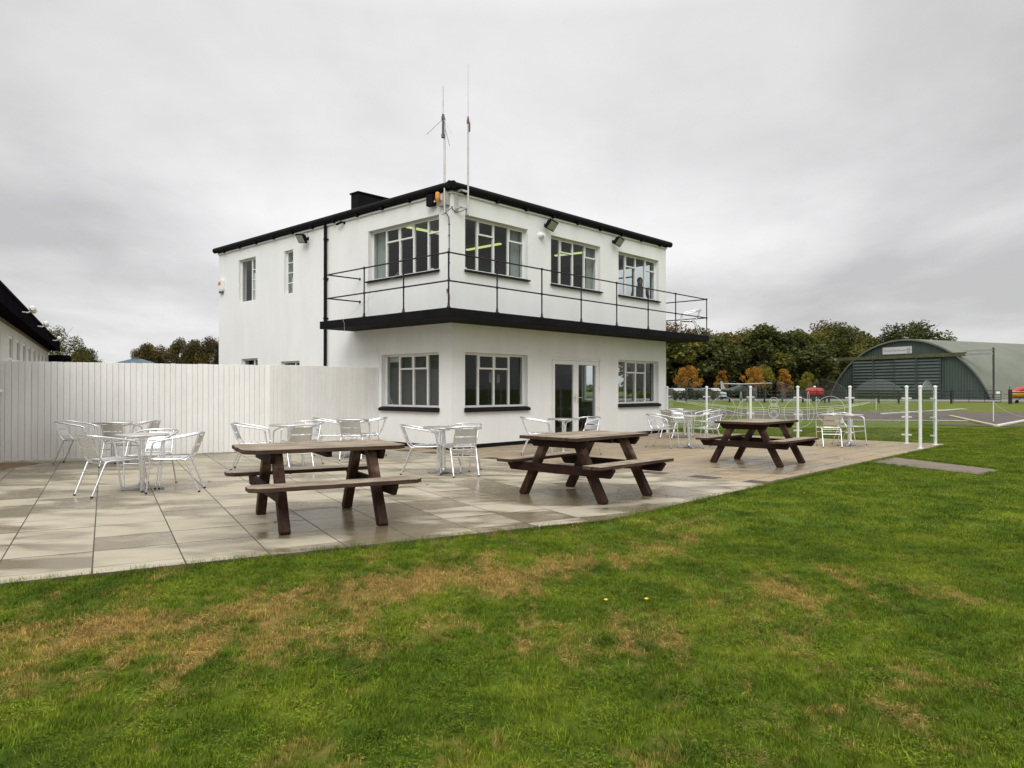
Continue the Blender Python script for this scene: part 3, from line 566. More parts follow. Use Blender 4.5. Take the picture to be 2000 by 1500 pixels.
def window(side, u0, u1, z0, z1, cols, trans, sill=True, depth=.13, tz=.72, dirn=None, openp=None):
    """side R (front, y=0), L (left, x=0), E (right, x=BW), B (back). cols: relative widths; trans: which columns carry a transom"""
    f = MB(); p = MB(); W = .05
    if side == 'R': T = Matrix(((1, 0, 0, 0), (0, 1, 0, 0), (0, 0, 1, 0), (0, 0, 0, 1)))
    elif side == 'L': T = Matrix(((0, 1, 0, 0), (1, 0, 0, 0), (0, 0, 1, 0), (0, 0, 0, 1)))
    elif side == 'E': T = Matrix(((0, -1, 0, BW), (1, 0, 0, 0), (0, 0, 1, 0), (0, 0, 0, 1)))
    else: T = Matrix(((1, 0, 0, 0), (0, -1, 0, BD), (0, 0, 1, 0), (0, 0, 0, 1)))
    d0, d1 = depth, depth + .05
    f.box(u0, u1, d0, d1, z0, z0 + W, T); f.box(u0, u1, d0, d1, z1 - W, z1, T); f.box(u0, u0 + W, d0, d1, z0 + W, z1 - W, T); f.box(u1 - W, u1, d0, d1, z0 + W, z1 - W, T)
    tot = sum(cols); x = u0 + W; iw = (u1 - u0 - 2 * W)
    for k, c in enumerate(cols):
        x2 = x + iw * c / tot
        if k < len(cols) - 1: f.box(x2 - .026, x2 + .026, d0 - .004, d1 + .004, z0 + W, z1 - W, T)
        if trans[k] == 1:
            zt = z0 + (z1 - z0) * tz; a = x + (.026 if k else 0); b = x2 - (.026 if k < len(cols) - 1 else 0)
            f.box(a, b, d0 - .012, d1 - .006, zt - .02, zt + .02, T)
            f.box(a, b, d0 - .012, d0, z1 - W - .022, z1 - W, T); f.box(a, a + .018, d0 - .012, d0, zt + .02, z1 - W - .022, T); f.box(b - .018, b, d0 - .012, d0, zt + .02, z1 - W - .022, T)
        elif trans[k] > 1:
            for t in range(1, trans[k]):
                zt = z0 + W + (z1 - z0 - 2 * W) * t / trans[k]; f.box(x, x2, d0 + .002, d1 - .004, zt - .015, zt + .015, T)
        x = x2
    fo = f.build('window', M['frame'], bt, bevel=.004, seg=1)
    p.box(u0 + W - .01, u1 - W + .01, d0 + .02, d0 + .026, z0 + W - .01, z1 - W + .01, T); p.build('pane', M['glass'], fo)
    if sill:
        s = MB(); hgt = .095 if z0 < 2 else .05; ov = .02 if side == 'R' else .02
        n = 16; e0, e1 = u0 - .0, u1 + .0
        for k in range(n):         # sill tiles set edge to edge
            a = e0 - .03 + (e1 - e0 + .06) * k / n; b = e0 - .03 + (e1 - e0 + .06) * (k + 1) / n
            out_ = -.075
            P = [(a + .002, out_, z0 - hgt), (b - .002, out_, z0 - hgt), (b - .002, out_, z0 - hgt * .35), (a + .002, out_, z0 - hgt * .35)]
            Q = [(a + .002, -.003 if z0 > 2 else -.003, z0 - hgt), (b - .002, -.003, z0 - hgt), (b - .002, -.003, z0 - .002), (a + .002, -.003, z0 - .002)]
            P = [T @ Vector(v) for v in P]; Q = [T @ Vector(v) for v in Q]
            s.face(P); s.face(Q)
            for i in range(4): s.face([P[i], P[(i + 1) % 4], Q[(i + 1) % 4], Q[i]])
        s.box(u0 + .003, u1 - .003, -.003, depth, z0 - .012, z0 + .004, T)
        s.build('sill', M['silltile'], fo)
    return fo
for h in WR_UP: window('R', *h, [1, 1.15, 1.1, 1.1], [0, 1, 0, 1])
for h in WR_LO: window('R', *h, [1, 1.05, 1.05, 1], [0, 1, 1, 0])
window('L', *WL_UP, [.9, 1, 1, 1, 1], [1, 0, 1, 1, 0]); window('L', *WL_LO, [.95, 1, 1, .95], [0, 1, 1, 0])
window('L', *WL_S[0], [.5, 1], [4, 0], sill=False, depth=.09); window('L', *WL_S[1], [1], [4], sill=False, depth=.09)
window('L', *WL_S[2], [.5, 1], [4, 0], sill=False, depth=.09); window('L', *WL_S[3], [.5, 1], [4, 0], sill=False, depth=.09)
window('E', *RS[0], [1, 1, 1, 1], [0, 1, 0, 1]); window('E', *RS[1], [1, 1, 1, 1], [0, 1, 1, 0]); window('E', *RS[2], [1, 1, 1], [0, 1, 0])
window('B', 1.0, 3.1, 4.04, 5.28, [1, 1, 1], [0, 1, 0]); window('B', 5.6, 8.0, 4.04, 5.28, [1, 1, 1], [0, 1, 0])
# double door
u0, u1, z0, z1 = DOOR; f = MB(); d0, d1 = .03, .10
f.box(u0, u0 + .06, d0, d1, z0, z1); f.box(u1 - .06, u1, d0, d1, z0, z1); f.box(u0 + .06, u1 - .06, d0, d1, z1 - .06, z1); f.box(u0 - .0, u1, -.03, d1 + .05, 0.001, z0)
df = f.build('door_frame', M['pvc'], bt, bevel=.005, seg=1); um = (u0 + u1) / 2
for s in (0, 1):
    a, b = (u0 + .065, um - .004) if s == 0 else (um + .004, u1 - .065); dm = MB(); q0, q1 = .02, .085; st = .105
    dm.box(a, a + st, q0, q1, z0 + .01, z1 - .065); dm.box(b - st, b, q0, q1, z0 + .01, z1 - .065); dm.box(a + st, b - st, q0, q1, z0 + .01, z0 + .13); dm.box(a + st, b - st, q0, q1, z1 - .065 - st, z1 - .065)
    do = dm.build('door', M['pvc'], bt, bevel=.006, seg=1); g_ = MB(); g_.box(a + st - .01, b - st + .01, .05, .056, z0 + .12, z1 - .06 - st); g_.build('pane', M['glass'], do)
    h = MB(); hx = (b - .05) if s == 0 else (a + .05); sg = -1 if s == 0 else 1
    h.box(hx - .014, hx + .014, .008, .02, .98, 1.2); h.tube([(hx, .01, 1.12), (hx, -.03, 1.12), (hx + sg * .12, -.03, 1.12)], .009, 6); h.build('handle', M['alu'], do)
    for zz in (.25, .8, 1.35, 1.95): h = MB(); h.tube([((u0 + .03) if s == 0 else (u1 - .03), -.0, zz), ((u0 + .03) if s == 0 else (u1 - .03), -.0, zz + .09)], .013, 6); h.build('hinge', M['pvc'], do)
# roof: felted slab with rounded black edge, gutter with brackets, grey soffit, white cornice
ov = .035; q = MB(); rows = []
prof = [(-.0, 5.745), (.0, 5.80), (-.0, 5.88), (-.03, 5.925), (-.10, 5.95), (-.5, 5.96)]
for o_, z_ in prof:
    e = ov + o_; rows.append([(-e, -e, z_), (BW + e, -e, z_), (BW + e, BD + e, z_), (-e, BD + e, z_)])
q.grid(rows, closed_u=True, smooth=False); q.face(rows[-1]); q.face([(-.02, -.02, 5.745), (BW + .02, -.02, 5.745), (BW + .02, BD + .02, 5.745), (-.02, BD + .02, 5.745)])
roof = q.build('roof', M['gutter'], bt)
q = MB(); e = ov
for (x0, x1, y0, y1) in ((-e, BW + e, -e, 0), (-e, BW + e, BD, BD + e), (-e, 0, 0, BD), (BW, BW + e, 0, BD)): q.box(x0 + .01, x1 - .01, y0 + (.01 if y0 < 0 else 0), y1 - (.01 if y1 > BD else 0), 5.728, 5.742)
q.build('soffit', mat('grey_soffit', (.30, .29, .27), .8), roof)
g_ = ov + .035; q = MB()
for a, b in (((-g_ - .08, -g_), (BW + g_ + .08, -g_)), ((-g_, -g_ - .08), (-g_, BD + g_ + .08)), ((BW + g_, -g_), (BW + g_, BD + g_))):
    q.tube([(a[0], a[1], 5.84), ((a[0] + b[0]) / 2, (a[1] + b[1]) / 2, 5.837), (b[0], b[1], 5.834)], .086, 14)
for k in range(9): x = .35 + k * 1.02; q.box(x - .02, x + .02, -g_ - .05, 0, 5.69, 5.725); q.box(x - .025, x + .025, -g_ - .07, -g_ + .03, 5.70, 5.77)
for k in range(11): y = .35 + k * 1.03; q.box(-g_ - .05, 0, y - .02, y + .02, 5.69, 5.725); q.box(-g_ - .07, -g_ + .03, y - .025, y + .025, 5.70, 5.77)
q.build('gutter', M['gutter'], bt)
q = MB(); q.tube([(-.03, BD, 5.70), (-.03, .10, 5.70), (-.02, -.02, 5.70), (.10, -.03, 5.70), (BW, -.03, 5.70)], .022, 8); q.build('cornice', M['frame'], bt)
q = MB(); q.box(1.0, 3.6, 4.92, 5.27, 5.93, 6.78); q.box(.97, 3.63, 4.89, 5.30, 6.78, 6.83); q.build('roof_parapet', M['gutter'], bt, bevel=.015)
q = MB(); q.tube([(-.06, 4.90, 5.74), (-.06, 4.90, 5.5), (-.06, 4.9, .0)], .042, 12)
for z_ in (5.3, 4.25, 3.2, 1.6, .5): q.tube([(-.06, 4.9, z_), (-.06, 4.9, z_ + .05)], .052, 12); q.box(-.05, .0, 4.86, 4.94, z_ + .01, z_ + .04); q.box(-.03, -.01, 4.82, 4.86, z_ + .01, z_ + .04)
q.build('downpipe', M['black'], bt)
# balcony slab and its railing
O = 1.0; BX1 = 9.86; BY1 = 3.69; q = MB()
q.prism([(-O, -O), (BX1, -O), (BX1, 1.2), (BW - .001, 1.2), (BW - .001, -.001), (-.001, -.001), (-.001, BY1), (-O, BY1)], 2.815, 3.0)
bal = q.build('balcony', M['black'], bt, bevel=.012)
I = .055; zr, zm = 4.125, 3.55; q = MB(); rl = -O + I; rx = BX1 - I
def rail_run(z): return [(-.0, 3.42, z), (rl, 3.42 + .02, z), (rl, rl, z), (rx, rl, z), (rx, 1.15, z), (BW, 1.15, z)]
for z in (zr, zm):
    r_ = rail_run(z)
    for i in range(5): q.tube([r_[i], r_[i + 1]], .0165, 8)
    for p_ in (r_[0], r_[5]): q.tube([(p_[0] - .012, p_[1], z), (p_[0] + .012, p_[1], z)], .035, 10)
rail = q.build('railing', M['rail'], bt)
posts = [(rl, .50), (rl, 1.93), (rl, rl)] + [(u, rl) for u in (.47, 1.96, 3.45, 4.97, 6.48, 7.95)] + [(rx, rl), (rx, 1.15)]
for x, y in posts:
    q = MB(); q.tube([(x, y, 3.0), (x, y, zr)], .0165, 8); q.lathe([(.045, 3.0), (.045, 3.012), (.026, 3.03), (.024, 3.09)], 12, Matrix.Translation((x, y, 0)))
    for z in (zr, zm): q.lathe([(.012, z - .03), (.026, z - .022), (.030, z), (.026, z + .022), (.012, z + .032)], 10, Matrix.Translation((x, y, 0)))
    q.build('post', M['rail'], rail)
def onb(x, y, z=0.0): p = loc2w(x, y); return (p[0], p[1], z)
# ---- fittings on the building, each its own thing
M['lampglass'] = mat('lamp_glass', (.33, .37, .30), .12, spec=.9)
def floodlight(pos, rz, lab, scale=1.0, droop=35):
    t = empty('floodlight', onb(*pos[:2], pos[2]), YAW + rz, lab, 'floodlight', 'floodlights under the eaves')
    T = Matrix.Translation((0, -.20, 0)) @ Matrix.Rotation(R(droop), 4, 'X') @ Matrix.Rotation(R(10), 4, 'Y') @ Matrix.Scale(scale, 4)
    q = MB(); q.box(-.15, .15, -.04, .02, -.12, .12, T); q.box(-.11, .11, .02, .06, -.08, .08, T)
    for k in range(5): q.box(-.10 + k * .045, -.085 + k * .045, .06, .09, -.07, .07, T)
    q.build('housing', M['black'], t, bevel=.008, seg=1)
    q = MB(); q.box(-.125, .125, -.046, -.0405, -.095, .095, T); q.build('lamp_glass', M['lampglass'], t)
    q = MB(); q.tube([(-.03, 0, .02), (-.03, -.16, .03)], .012, 6); q.tube([(.03, 0, .02), (.03, -.16, .03)], .012, 6); q.box(-.05, .05, -.012, 0, -.03, .06); q.build('bracket', M['black'], t)
    q = MB(); q.tube([(-.02, -.012, .04), (-.02, -.012, .21)], .008, 5); q.build('cable', M['whitecable'], t)
    return t
floodlight((3.2, 0, 5.47), 0, 'black floodlight on the front wall between first and second upper windows', 1.1)
floodlight((6.15, 0, 5.49), 0, 'black floodlight on the front wall beside the third upper window', 1.05)
floodlight((0, 5.85, 5.47), R(-90), 'black floodlight on the side wall left of the downpipe', 1.1)
t = empty('security_camera', onb(0, 4.15, 5.66), YAW - R(90), 'small black wall camera beside the downpipe under the roof', 'camera')
q = MB(); q.tube([(-.16, -.10, -.03), (.06, -.10, .0)], .03, 10); q.build('body', M['black'], t); q = MB(); q.tube([(.05, 0, 0), (.05, -.1, -.01)], .02, 8); q.tube([(.05, 0, 0), (.05, -.01, 0)], .045, 10); q.build('bracket', M['black'], t)
t = empty('alarm_sounder', onb(3.0, 0, 5.2), YAW, 'round white sounder on the front wall just below a floodlight', 'sounder')
Tm = Matrix.Rotation(R(90), 4, 'X'); q = MB(); q.lathe([(.085, 0), (.085, .06), (.06, .075), (.05, .12), (.0465, .15)], 20, Tm); q.build('body', M['pvc'], t)
t = empty('burglar_alarm', onb(0, 10.9, 4.68), YAW - R(90), 'white burglar alarm box with orange label near the far left corner', 'alarm box')
q = MB(); q.prism([(-.13, -.14), (.13, -.14), (.13, .16), (-.13, .16)], 0, .1, Tm); q.prism([(-.09, -.20), (.09, -.20), (.13, -.14), (-.13, -.14)], 0, .1, Tm); q.build('box', M['pvc'], t, bevel=.015)
q = MB(); q.box(-.10, .06, -.105, -.1015, .0, .11); q.build('label', mat('orange_label', (.72, .18, .08), .5), t); q = MB(); q.prism([(-.08, -.25), (.08, -.25), (.09, -.202), (-.09, -.202)], .01, .09, Tm); q.build('strobe', mat('blue_lens', (.05, .07, .14), .2), t)
t = empty('junction_box', onb(0, .20, 5.56), YAW - R(90), 'grey metal box on the side wall right by the corner', 'box')
q = MB(); q.box(-.15, .15, -.10, 0, -.14, .14); q.build('box', mat('grey_steel_box', (.42, .40, .36), .5, var=.15, vscale=6), t, bevel=.01)
t = empty('siren', onb(0, .24, 5.60), YAW - R(90), 'orange cylindrical siren beside the grey box at the corner', 'siren')
q = MB(); q.lathe([(.03, -.115), (.046, -.105), (.052, -.08), (.052, .08), (.045, .10), (.025, .11)], 20, Matrix.Translation((0, -.2, 0))); q.build('body', mat('orange_plastic', (.70, .27, .03), .45), t)
q = MB(); q.lathe([(.0535, -.052), (.0535, -.048)], 20, Matrix.Translation((0, -.2, 0)))
for k in range(7): a = k * .9; q.box(-.006, .006, -.057, -.048, -.09, -.048, Matrix.Translation((0, -.2, 0)) @ Matrix.Rotation(a, 4, 'Z'))
q.build('vents', M['rubber'], t); q = MB(); q.box(-.03, .03, -.13, 0, -.06, .06); q.build('bracket', M['pvc'], t)
t = empty('loudspeaker', onb(0, .58, 5.60), YAW - R(90), 'black square loudspeaker left of the orange siren', 'loudspeaker')
q = MB(); q.box(-.11, .11, -.16, -.03, -.13, .13); q.build('body', M['black'], t, bevel=.02); q = MB(); q.box(-.03, .03, -.03, 0, -.05, .05); q.build('bracket', M['pvc'], t); q = MB(); q.tube([(.11, -.10, -.05), (.17, -.08, -.02), (.22, -.02, -.01)], .02, 6); q.build('arm', M['pvc'], t)
# aerial masts
t = empty('radio_aerial', onb(-.12, .10, 5.19), YAW - R(90), 'aerial mast with sloping ground wires beside the orange siren', 'aerial', 'radio aerials at the corner')
q = MB(); q.tube([(0, 0, -.02), (0, 0, 2.15)], .021, 10); q.build('mast', M['galv'], t)
q = MB(); q.tube([(.0, -.045, 1.72), (.0, -.045, 2.22)], .026, 8); q.tube([(0, -.045, 1.70), (0, -.045, 1.78)], .04, 8); q.tube([(0, -.045, 2.1), (0, -.045, 2.17)], .038, 8); q.build('clamp', M['cable'], t)
q = MB(); q.tube([(0, -.045, 2.2), (0, -.045, 2.85)], [.014, .010], 6); q.build('whip', M['galv'], t)
for (dx, dy, dz) in ((-.42, -.12, -.28), (-.12, .30, -.50), (.34, -.05, -.42)): q = MB(); q.tube([(0, -.045, 2.12), (dx, dy - .045, 2.12 + dz)], .006, 5); q.build('ground_wire', M['galv'], t)
q = MB(); q.box(-.02, .02, .0, .12, .28, .32); q.box(-.02, .02, .0, .12, .50, .54); q.box(-.03, .03, .11, .119, .2, .6); q.build('bracket', M['galv'], t)
q = MB(); q.tube(smooth_path([(.03, .0, .05), (.04, .05, .0), (.035, .10, -.15), (.035, .10, -1.0), (.02, .10, -1.65), (.05, .10, -1.8), (.0, .10, -2.15)]), .011, 6)
for z_ in (-.2, -.45, -.75, -1.05, -1.4): q.box(.015, .055, .085, .118, z_, z_ + .02)
q.tube([(.0, .09, -1.62), (.0, .09, -1.7)], .025, 8); q.build('cable', M['cable'], t)
t = empty('radio_aerial', onb(.31, -.20, 5.22), YAW, 'taller plain aerial mast standing off the front wall on arms', 'aerial', 'radio aerials at the corner')
q = MB(); q.tube([(0, 0, 0), (0, 0, 2.05)], .022, 10); q.build('mast', M['galv'], t)
q = MB(); q.tube([(0, -.04, 1.85), (0, -.04, 2.05)], .022, 8); q.lathe([(.03, 2.03), (.03, 2.1), (.012, 2.2)], 8); q.build('clamp', mat('brown_clamp', (.16, .08, .06), .6), t)
q = MB(); q.tube([(0, 0, 2.15), (0, 0, 3.38)], [.008, .006], 6); q.build('whip', M['galv'], t)
q = MB(); q.box(-.2, .03, .0, .04, .50, .54); q.box(-.2, -.16, .0, .19, .50, .54); q.box(-.23, -.13, .17, .199, .08, .56); q.box(-.2, .03, .02, .05, .13, .16); q.box(-.2, -.16, .02, .19, .13, .16); q.build('bracket', M['galv'], t)
q = MB(); q.tube(smooth_path([(0, -.01, .14), (-.12, .1, .08), (-.2, .17, .05), (-.33, .18, .14), (-.43, .05, .10), (-.45, .35, -.02)]), .009, 6); q.build('cable', M['cable'], t)
q = MB(); q.tube(smooth_path([(-.02, -.0, .0), (-.035, .02, -.03), (-.03, .03, .12)]), .012, 6); q.build('lead', M['cable'], t)
# loose wires on the side wall
t = empty('loose_wire', onb(0, 2.6, 3.0), YAW - R(90), 'thin white wire hanging over the balcony edge down the side wall', 'wire')
q = MB(); q.tube(smooth_path([(-.35, -.02, .95), (-.45, -.03, .5), (-.30, -.15, .28), (-.4, -.4, .05)]), .004, 5); q.tube(smooth_path([(.9, -.10, 1.12), (.3, -.5, .5), (-.0, -1.0, .03), (-.01, -1.02, -.1), (-.02, -1.01, -.22), (-.02, -1.0, -.32)]), .0035, 5)
q.tube(smooth_path([(-.1, -.02, -.6), (.12, -.02, -1.3), (.35, -.02, -1.75), (.6, -.02, -2.1)]), .004, 5); q.build('wire', M['whitecable'], t)
# ceiling lights inside
M['tube'] = emit('fluorescent_tube', (.58, .64, .22), 1.2)
for (x, y, rz, ln, lab) in ((3.92, 2.95, 90, 1.4, 'lit fluorescent tube seen through the first upper front window'), (6.5, 1.75, 100, 1.2, 'lit fluorescent tube seen through the middle upper front window'), (1.35, 2.5, 0, 1.2, 'lit fluorescent tube seen through the upper side window')):
    t = empty('ceiling_light', onb(x, y, 5.5), YAW + R(rz), lab, 'ceiling light', 'ceiling lights upstairs')
    q = MB(); q.box(-ln / 2, ln / 2, -.06, .06, -.05, -.002); q.build('fitting', M['pvc'], t); q = MB(); q.box(-ln / 2 + .02, ln / 2 - .02, -.05, .05, -.085, -.052); q.build('diffuser', M['tube'], t)
# blinds and curtains just inside the windows
M['blind'] = mat('white_blind', (.62, .64, .62), .8); M['net'] = mat('pale_curtain', (.42, .44, .41), .9, var=.1, vscale=3)
t = empty('roller_blind', onb(.215, 2.28, 2.0), YAW, 'short white roller blind in the left pane of the ground floor side window', 'blind')
q = MB(); q.box(0, .006, -.19, .20, 0, .13); q.build('cloth', M['blind'], t); q = MB(); q.tube([(.0, -.2, .13), (.0, .2, .13)], .015, 8); q.build('roller', M['blind'], t)
def curtain(x0, y0, x1, y1, z0, z1, lab):
    c = onb(x0, y0, z0); t = empty('curtain', c, YAW, lab, 'curtain', 'curtains upstairs'); q = MB(); n = 26; d = Vector((x1 - x0, y1 - y0)); nn = Vector((-d.y, d.x)).normalized(); rows = []
    for z in (0, (z1 - z0) * .5, z1 - z0): rows.append([(d.x * k / n + nn.x * .018 * math.sin(k * 1.5), d.y * k / n + nn.y * .018 * math.sin(k * 1.5), z) for k in range(n + 1)])
    q.grid(rows); q.build('cloth', M['net'], t); q = MB(); q.tube([(0, 0, z1 - z0 + .01), (d.x, d.y, z1 - z0 + .01)], .008, 6); q.build('rail', M['pvc'], t)
curtain(2.22, .30, 2.56, .30, 4.0, 5.32, 'pale curtain drawn back at the right of the first upper front window'); curtain(5.28, .30, 5.60, .30, 4.0, 5.32, 'pale curtain drawn back at the right of the second upper front window'); curtain(.30, 2.74, .30, 3.12, 4.0, 5.32, 'pale curtain drawn back at the left of the upper side window')
# papers pinned up inside the ground floor
for k, (x, z, w_, h_, lab) in enumerate(((1.62, 1.62, .16, .24, 'pale notice seen through the left ground floor front window'), (1.86, 1.60, .10, .20, 'narrow pale notice next to the wider one in the ground floor window'))):
    t = empty('notice', onb(x, .36, z), YAW, lab, 'notice', 'notices inside the ground floor'); q = MB(); q.box(-w_ / 2, w_ / 2, 0, .004, -h_ / 2, h_ / 2); q.build('sheet', mat('notice_paper', (.22, .22, .21), .8), t)
# small things on the inner sills upstairs
for k, (x, y, lab) in enumerate(((.62, .225, 'small pale mug on the sill of the first upper front window'), (.225, .9, 'small mug on the sill of the upper side window'))):
    t = empty('mug', onb(x, y, 4.042), YAW, lab, 'mug', 'mugs on the inner sills'); q = MB(); q.lathe([(.035, 0), (.042, .02), (.042, .10), (.037, .10)], 14); q.tube([(.04, 0, .02), (.07, 0, .04), (.07, 0, .07), (.04, 0, .085)], .006, 5); q.build('body', M['pvc'], t)
# furniture inside the upper room
t = empty('desk', onb(1.2, 2.2, 3.04), YAW, 'long desk behind the upper side window', 'desk')
q = MB(); q.box(-.75, -.15, -1.4, 1.0, .70, .74); q.box(-.72, -.68, -1.35, -1.3, 0, .7); q.box(-.72, -.68, .9, .95, 0, .7); q.build('top', mat('desk_top', (.25, .22, .19), .5), t)
for k, (y, sz, lab) in enumerate(((1.0, .42, 'pale computer monitor behind the middle of the side window'), (1.62, .36, 'smaller grey monitor next to the pale one behind the side window'))):
    t = empty('monitor', onb(.75, y, 3.78), YAW + R(-70 - 15 * k), lab, 'monitor', 'monitors on the desk')
    q = MB(); q.box(-sz / 2, sz / 2, -.02, .04, .12, .12 + sz * .8); q.box(-.03, .03, 0, .03, .01, .14); q.box(-.1, .1, -.06, .1, 0, .015); q.build('case', mat('beige_case', (.52, .54, .50) if k == 0 else (.35, .35, .35), .5), t, bevel=.008)
    q = MB(); q.box(-sz / 2 + .02, sz / 2 - .02, .041, .043, .14, .10 + sz * .8); q.build('screen', mat('dark_screen', (.03, .04, .05), .2), t)
# ------------------------------------------------------------------ white board fence
def board_fence(mb, a, b, h, pitch, t=.022):
    a = Vector((*a, 0)); b = Vector((*b, 0)); d = b - a; ln = d.length; n = int(round(ln / pitch)); ang = math.atan2(d.y, d.x); r_ = random.Random(4)
    T = Matrix.Translation(a) @ Matrix.Rotation(ang, 4, 'Z'); w_ = ln / n
    for k in range(n):
        o = r_.uniform(-.002, .002); mb.box(k * w_ + .004, (k + 1) * w_ - .004 + .0035, -t + o, o, .03 + r_.uniform(-.006, .006), h + r_.uniform(-.004, .004), T)
    mb.box(0, ln, .003, .02, .06, h - .04, T)
fr = empty('board_fence', (-5.235, 15.834, 0), 0, 'tall white vertical board fence between the hut and the watch office', 'fence')
o0 = Vector((-5.235, 15.834))
q = MB(); board_fence(q, Vector((-9.72, 13.19)) - o0, Vector((-5.235, 15.834)) - o0, 1.86, .102); q.build('panel', M['fence'], fr, bevel=.003, seg=1)
q = MB(); board_fence(q, Vector((-5.225, 15.79)) - o0, Vector((-3.30, 18.03)) - o0, 1.875, .102); q.build('panel', M['fence'], fr, bevel=.003, seg=1)
q = MB(); q.box(-.05, .05, .04, .14, 0, 1.80); q.build('post', M['fence'], fr)
# ------------------------------------------------------------------ long hut at the left
hp_ = (-9.27, 13.32); hang = R(119)
ht = empty('hut', (hp_[0], hp_[1], 0), hang, 'long low white hut with black overhanging eaves at the left edge', 'building')
# local x along the wall (away from camera), local y to the left (into the hut)
HW = []; x = .02 + -4.25
wins = [(-.75, -.02)] + [(1.35 + 1.42 * k, 2.1 + 1.42 * k) for k in range(8)]
q = MB(); us = sorted({-4.0, 13.0} | {a for w_ in wins for a in w_})
for i in range(len(us) - 1):
    if (us[i], us[i + 1]) in wins:
        q.box(us[i], us[i + 1], 0, .2, 0, 1.35 if us[i] < 0 else 1.93); q.box(us[i], us[i + 1], 0, .2, 2.42, 2.64)
    else: q.box(us[i], us[i + 1], 0, .2, 0, 2.64)
q.box(12.8, 13.0, .2, 5.5, 0, 2.64); q.build('wall', mat('cream_render', (.68, .67, .62), .8, var=.08, vscale=2), ht)
for a, b in wins:
    z0 = 1.35 if a < 0 else 1.93
    f = MB(); f.box(a, a + .05, .02, .09, z0, 2.42); f.box(b - .05, b, .02, .09, z0, 2.42); f.box(a + .05, b - .05, .02, .09, z0, z0 + .05); f.box(a + .05, b - .05, .02, .09, 2.37, 2.42); f.box((a + b) / 2 - .02, (a + b) / 2 + .02, .03, .08, z0 + .05, 2.37)
    if a < 0: f.box(a + .05, b - .05, .025, .085, 1.9, 1.96)
    fo = f.build('window', M['frame'], ht); q = MB(); q.box(a + .04, b - .04, .05, .056, z0 + .04, 2.38); q.build('pane', mat('dim_pane', (.10, .11, .12), .08, spec=.9), fo)
    q = MB(); q.box(a - .04, b + .04, -.05, -.002, z0 - .06, z0 - .002); q.build('sill', M['frame'], fo)
q = MB(); q.box(-4.2, 13.2, -.30, -.003, 2.642, 2.662); q.box(-4.2, 13.2, -.325, -.302, 2.61, 2.85)
for k in range(116):               # corrugated sheet ends over the fascia
    xx = -4.15 + k * .15; q.tube([(xx, -.34, 2.86), (xx, 2.9, 4.1)], .045, 6)
q.face([(-4.2, -.33, 2.86), (13.2, -.33, 2.86), (13.2, 2.9, 4.09), (-4.2, 2.9, 4.09)]); q.face([(-4.2, 2.9, 4.09), (13.2, 2.9, 4.09), (13.2, 6.1, 2.9), (-4.2, 6.1, 2.9)])
M['tar'] = mat('black_tarred_board', (.010, .009, .011), .95, spec=.0, var=.3, vscale=3); q.build('roof', M['tar'], ht)
q = MB(); q.box(-4.1, 13.05, -.028, -.002, 2.575, 2.636); q.build('eaves_trim', mat('brown_trim', (.17, .12, .06), .7), ht)
q = MB(); q.box(13.002, 14.9, -.6, 4.0, 2.36, 2.5); q.box(13.002, 14.7, -.45, 3.8, 0, 2.35); q.build('annex', M['tar'], ht)
q = MB(); q.prism([(-.02, 2.66), (5.5, 2.66), (2.9, 4.05)], 13.0, 13.1, Matrix(((0, 0, 1, 0), (1, 0, 0, 0), (0, 1, 0, 0), (0, 0, 0, 1)))); q.build('gable', M['tar'], ht)
for k, (lx, lab) in enumerate(((-.05, 'nearest white wall lamp under the black eaves of the hut'), (3.45, 'middle white wall lamp under the black eaves of the hut'), (8.9, 'farthest white wall lamp under the black eaves of the hut'))):
    T = Matrix.Translation((hp_[0], hp_[1], 0)) @ Matrix.Rotation(hang, 4, 'Z'); p = T @ Vector((lx, -.326, 2.78))
    t = empty('wall_lamp', p, hang, lab, 'wall lamp', 'white lamps along the hut eaves')
    q = MB(); q.tube([(0, 0, -.02), (0, -.09, -.03), (.05, -.16, .02)], .014, 6); q.build('arm', M['pvc'], t)
    q = MB(); q.tube([(-.17, -.17, .04), (-.10, -.17, .04), (.10, -.17, .02), (.12, -.17, .02)], [.03, .055, .058, .045], 14); q.build('shade', M['pvc'], t)
# far building with a blue roof, seen over the fence
p = at(240, 70); t = empty('blue_roofed_shed', p, R(8), 'low far building with a blue pitched roof just above the fence', 'building')
q = MB(); q.box(-2.6, 2.6, 0, 8, 0, 3.28); q.build('wall', mat('grey_cladding', (.35, .36, .36), .7), t)
q = MB(); q.face([(-2.9, -.3, 3.3), (0, 3, 4.4), (0, 5, 4.4), (-2.9, 8.3, 3.3)]); q.face([(2.9, -.3, 3.3), (0, 3, 4.4), (0, 5, 4.4), (2.9, 8.3, 3.3)]); q.face([(-2.9, -.3, 3.3), (0, 3, 4.4), (2.9, -.3, 3.3)]); q.box(-.3, .15, 3, 3.8, 4.35, 4.55)
q.build('roof', mat('blue_sheet_roof', (.045, .085, .12), .5, var=.1, vscale=1), t)
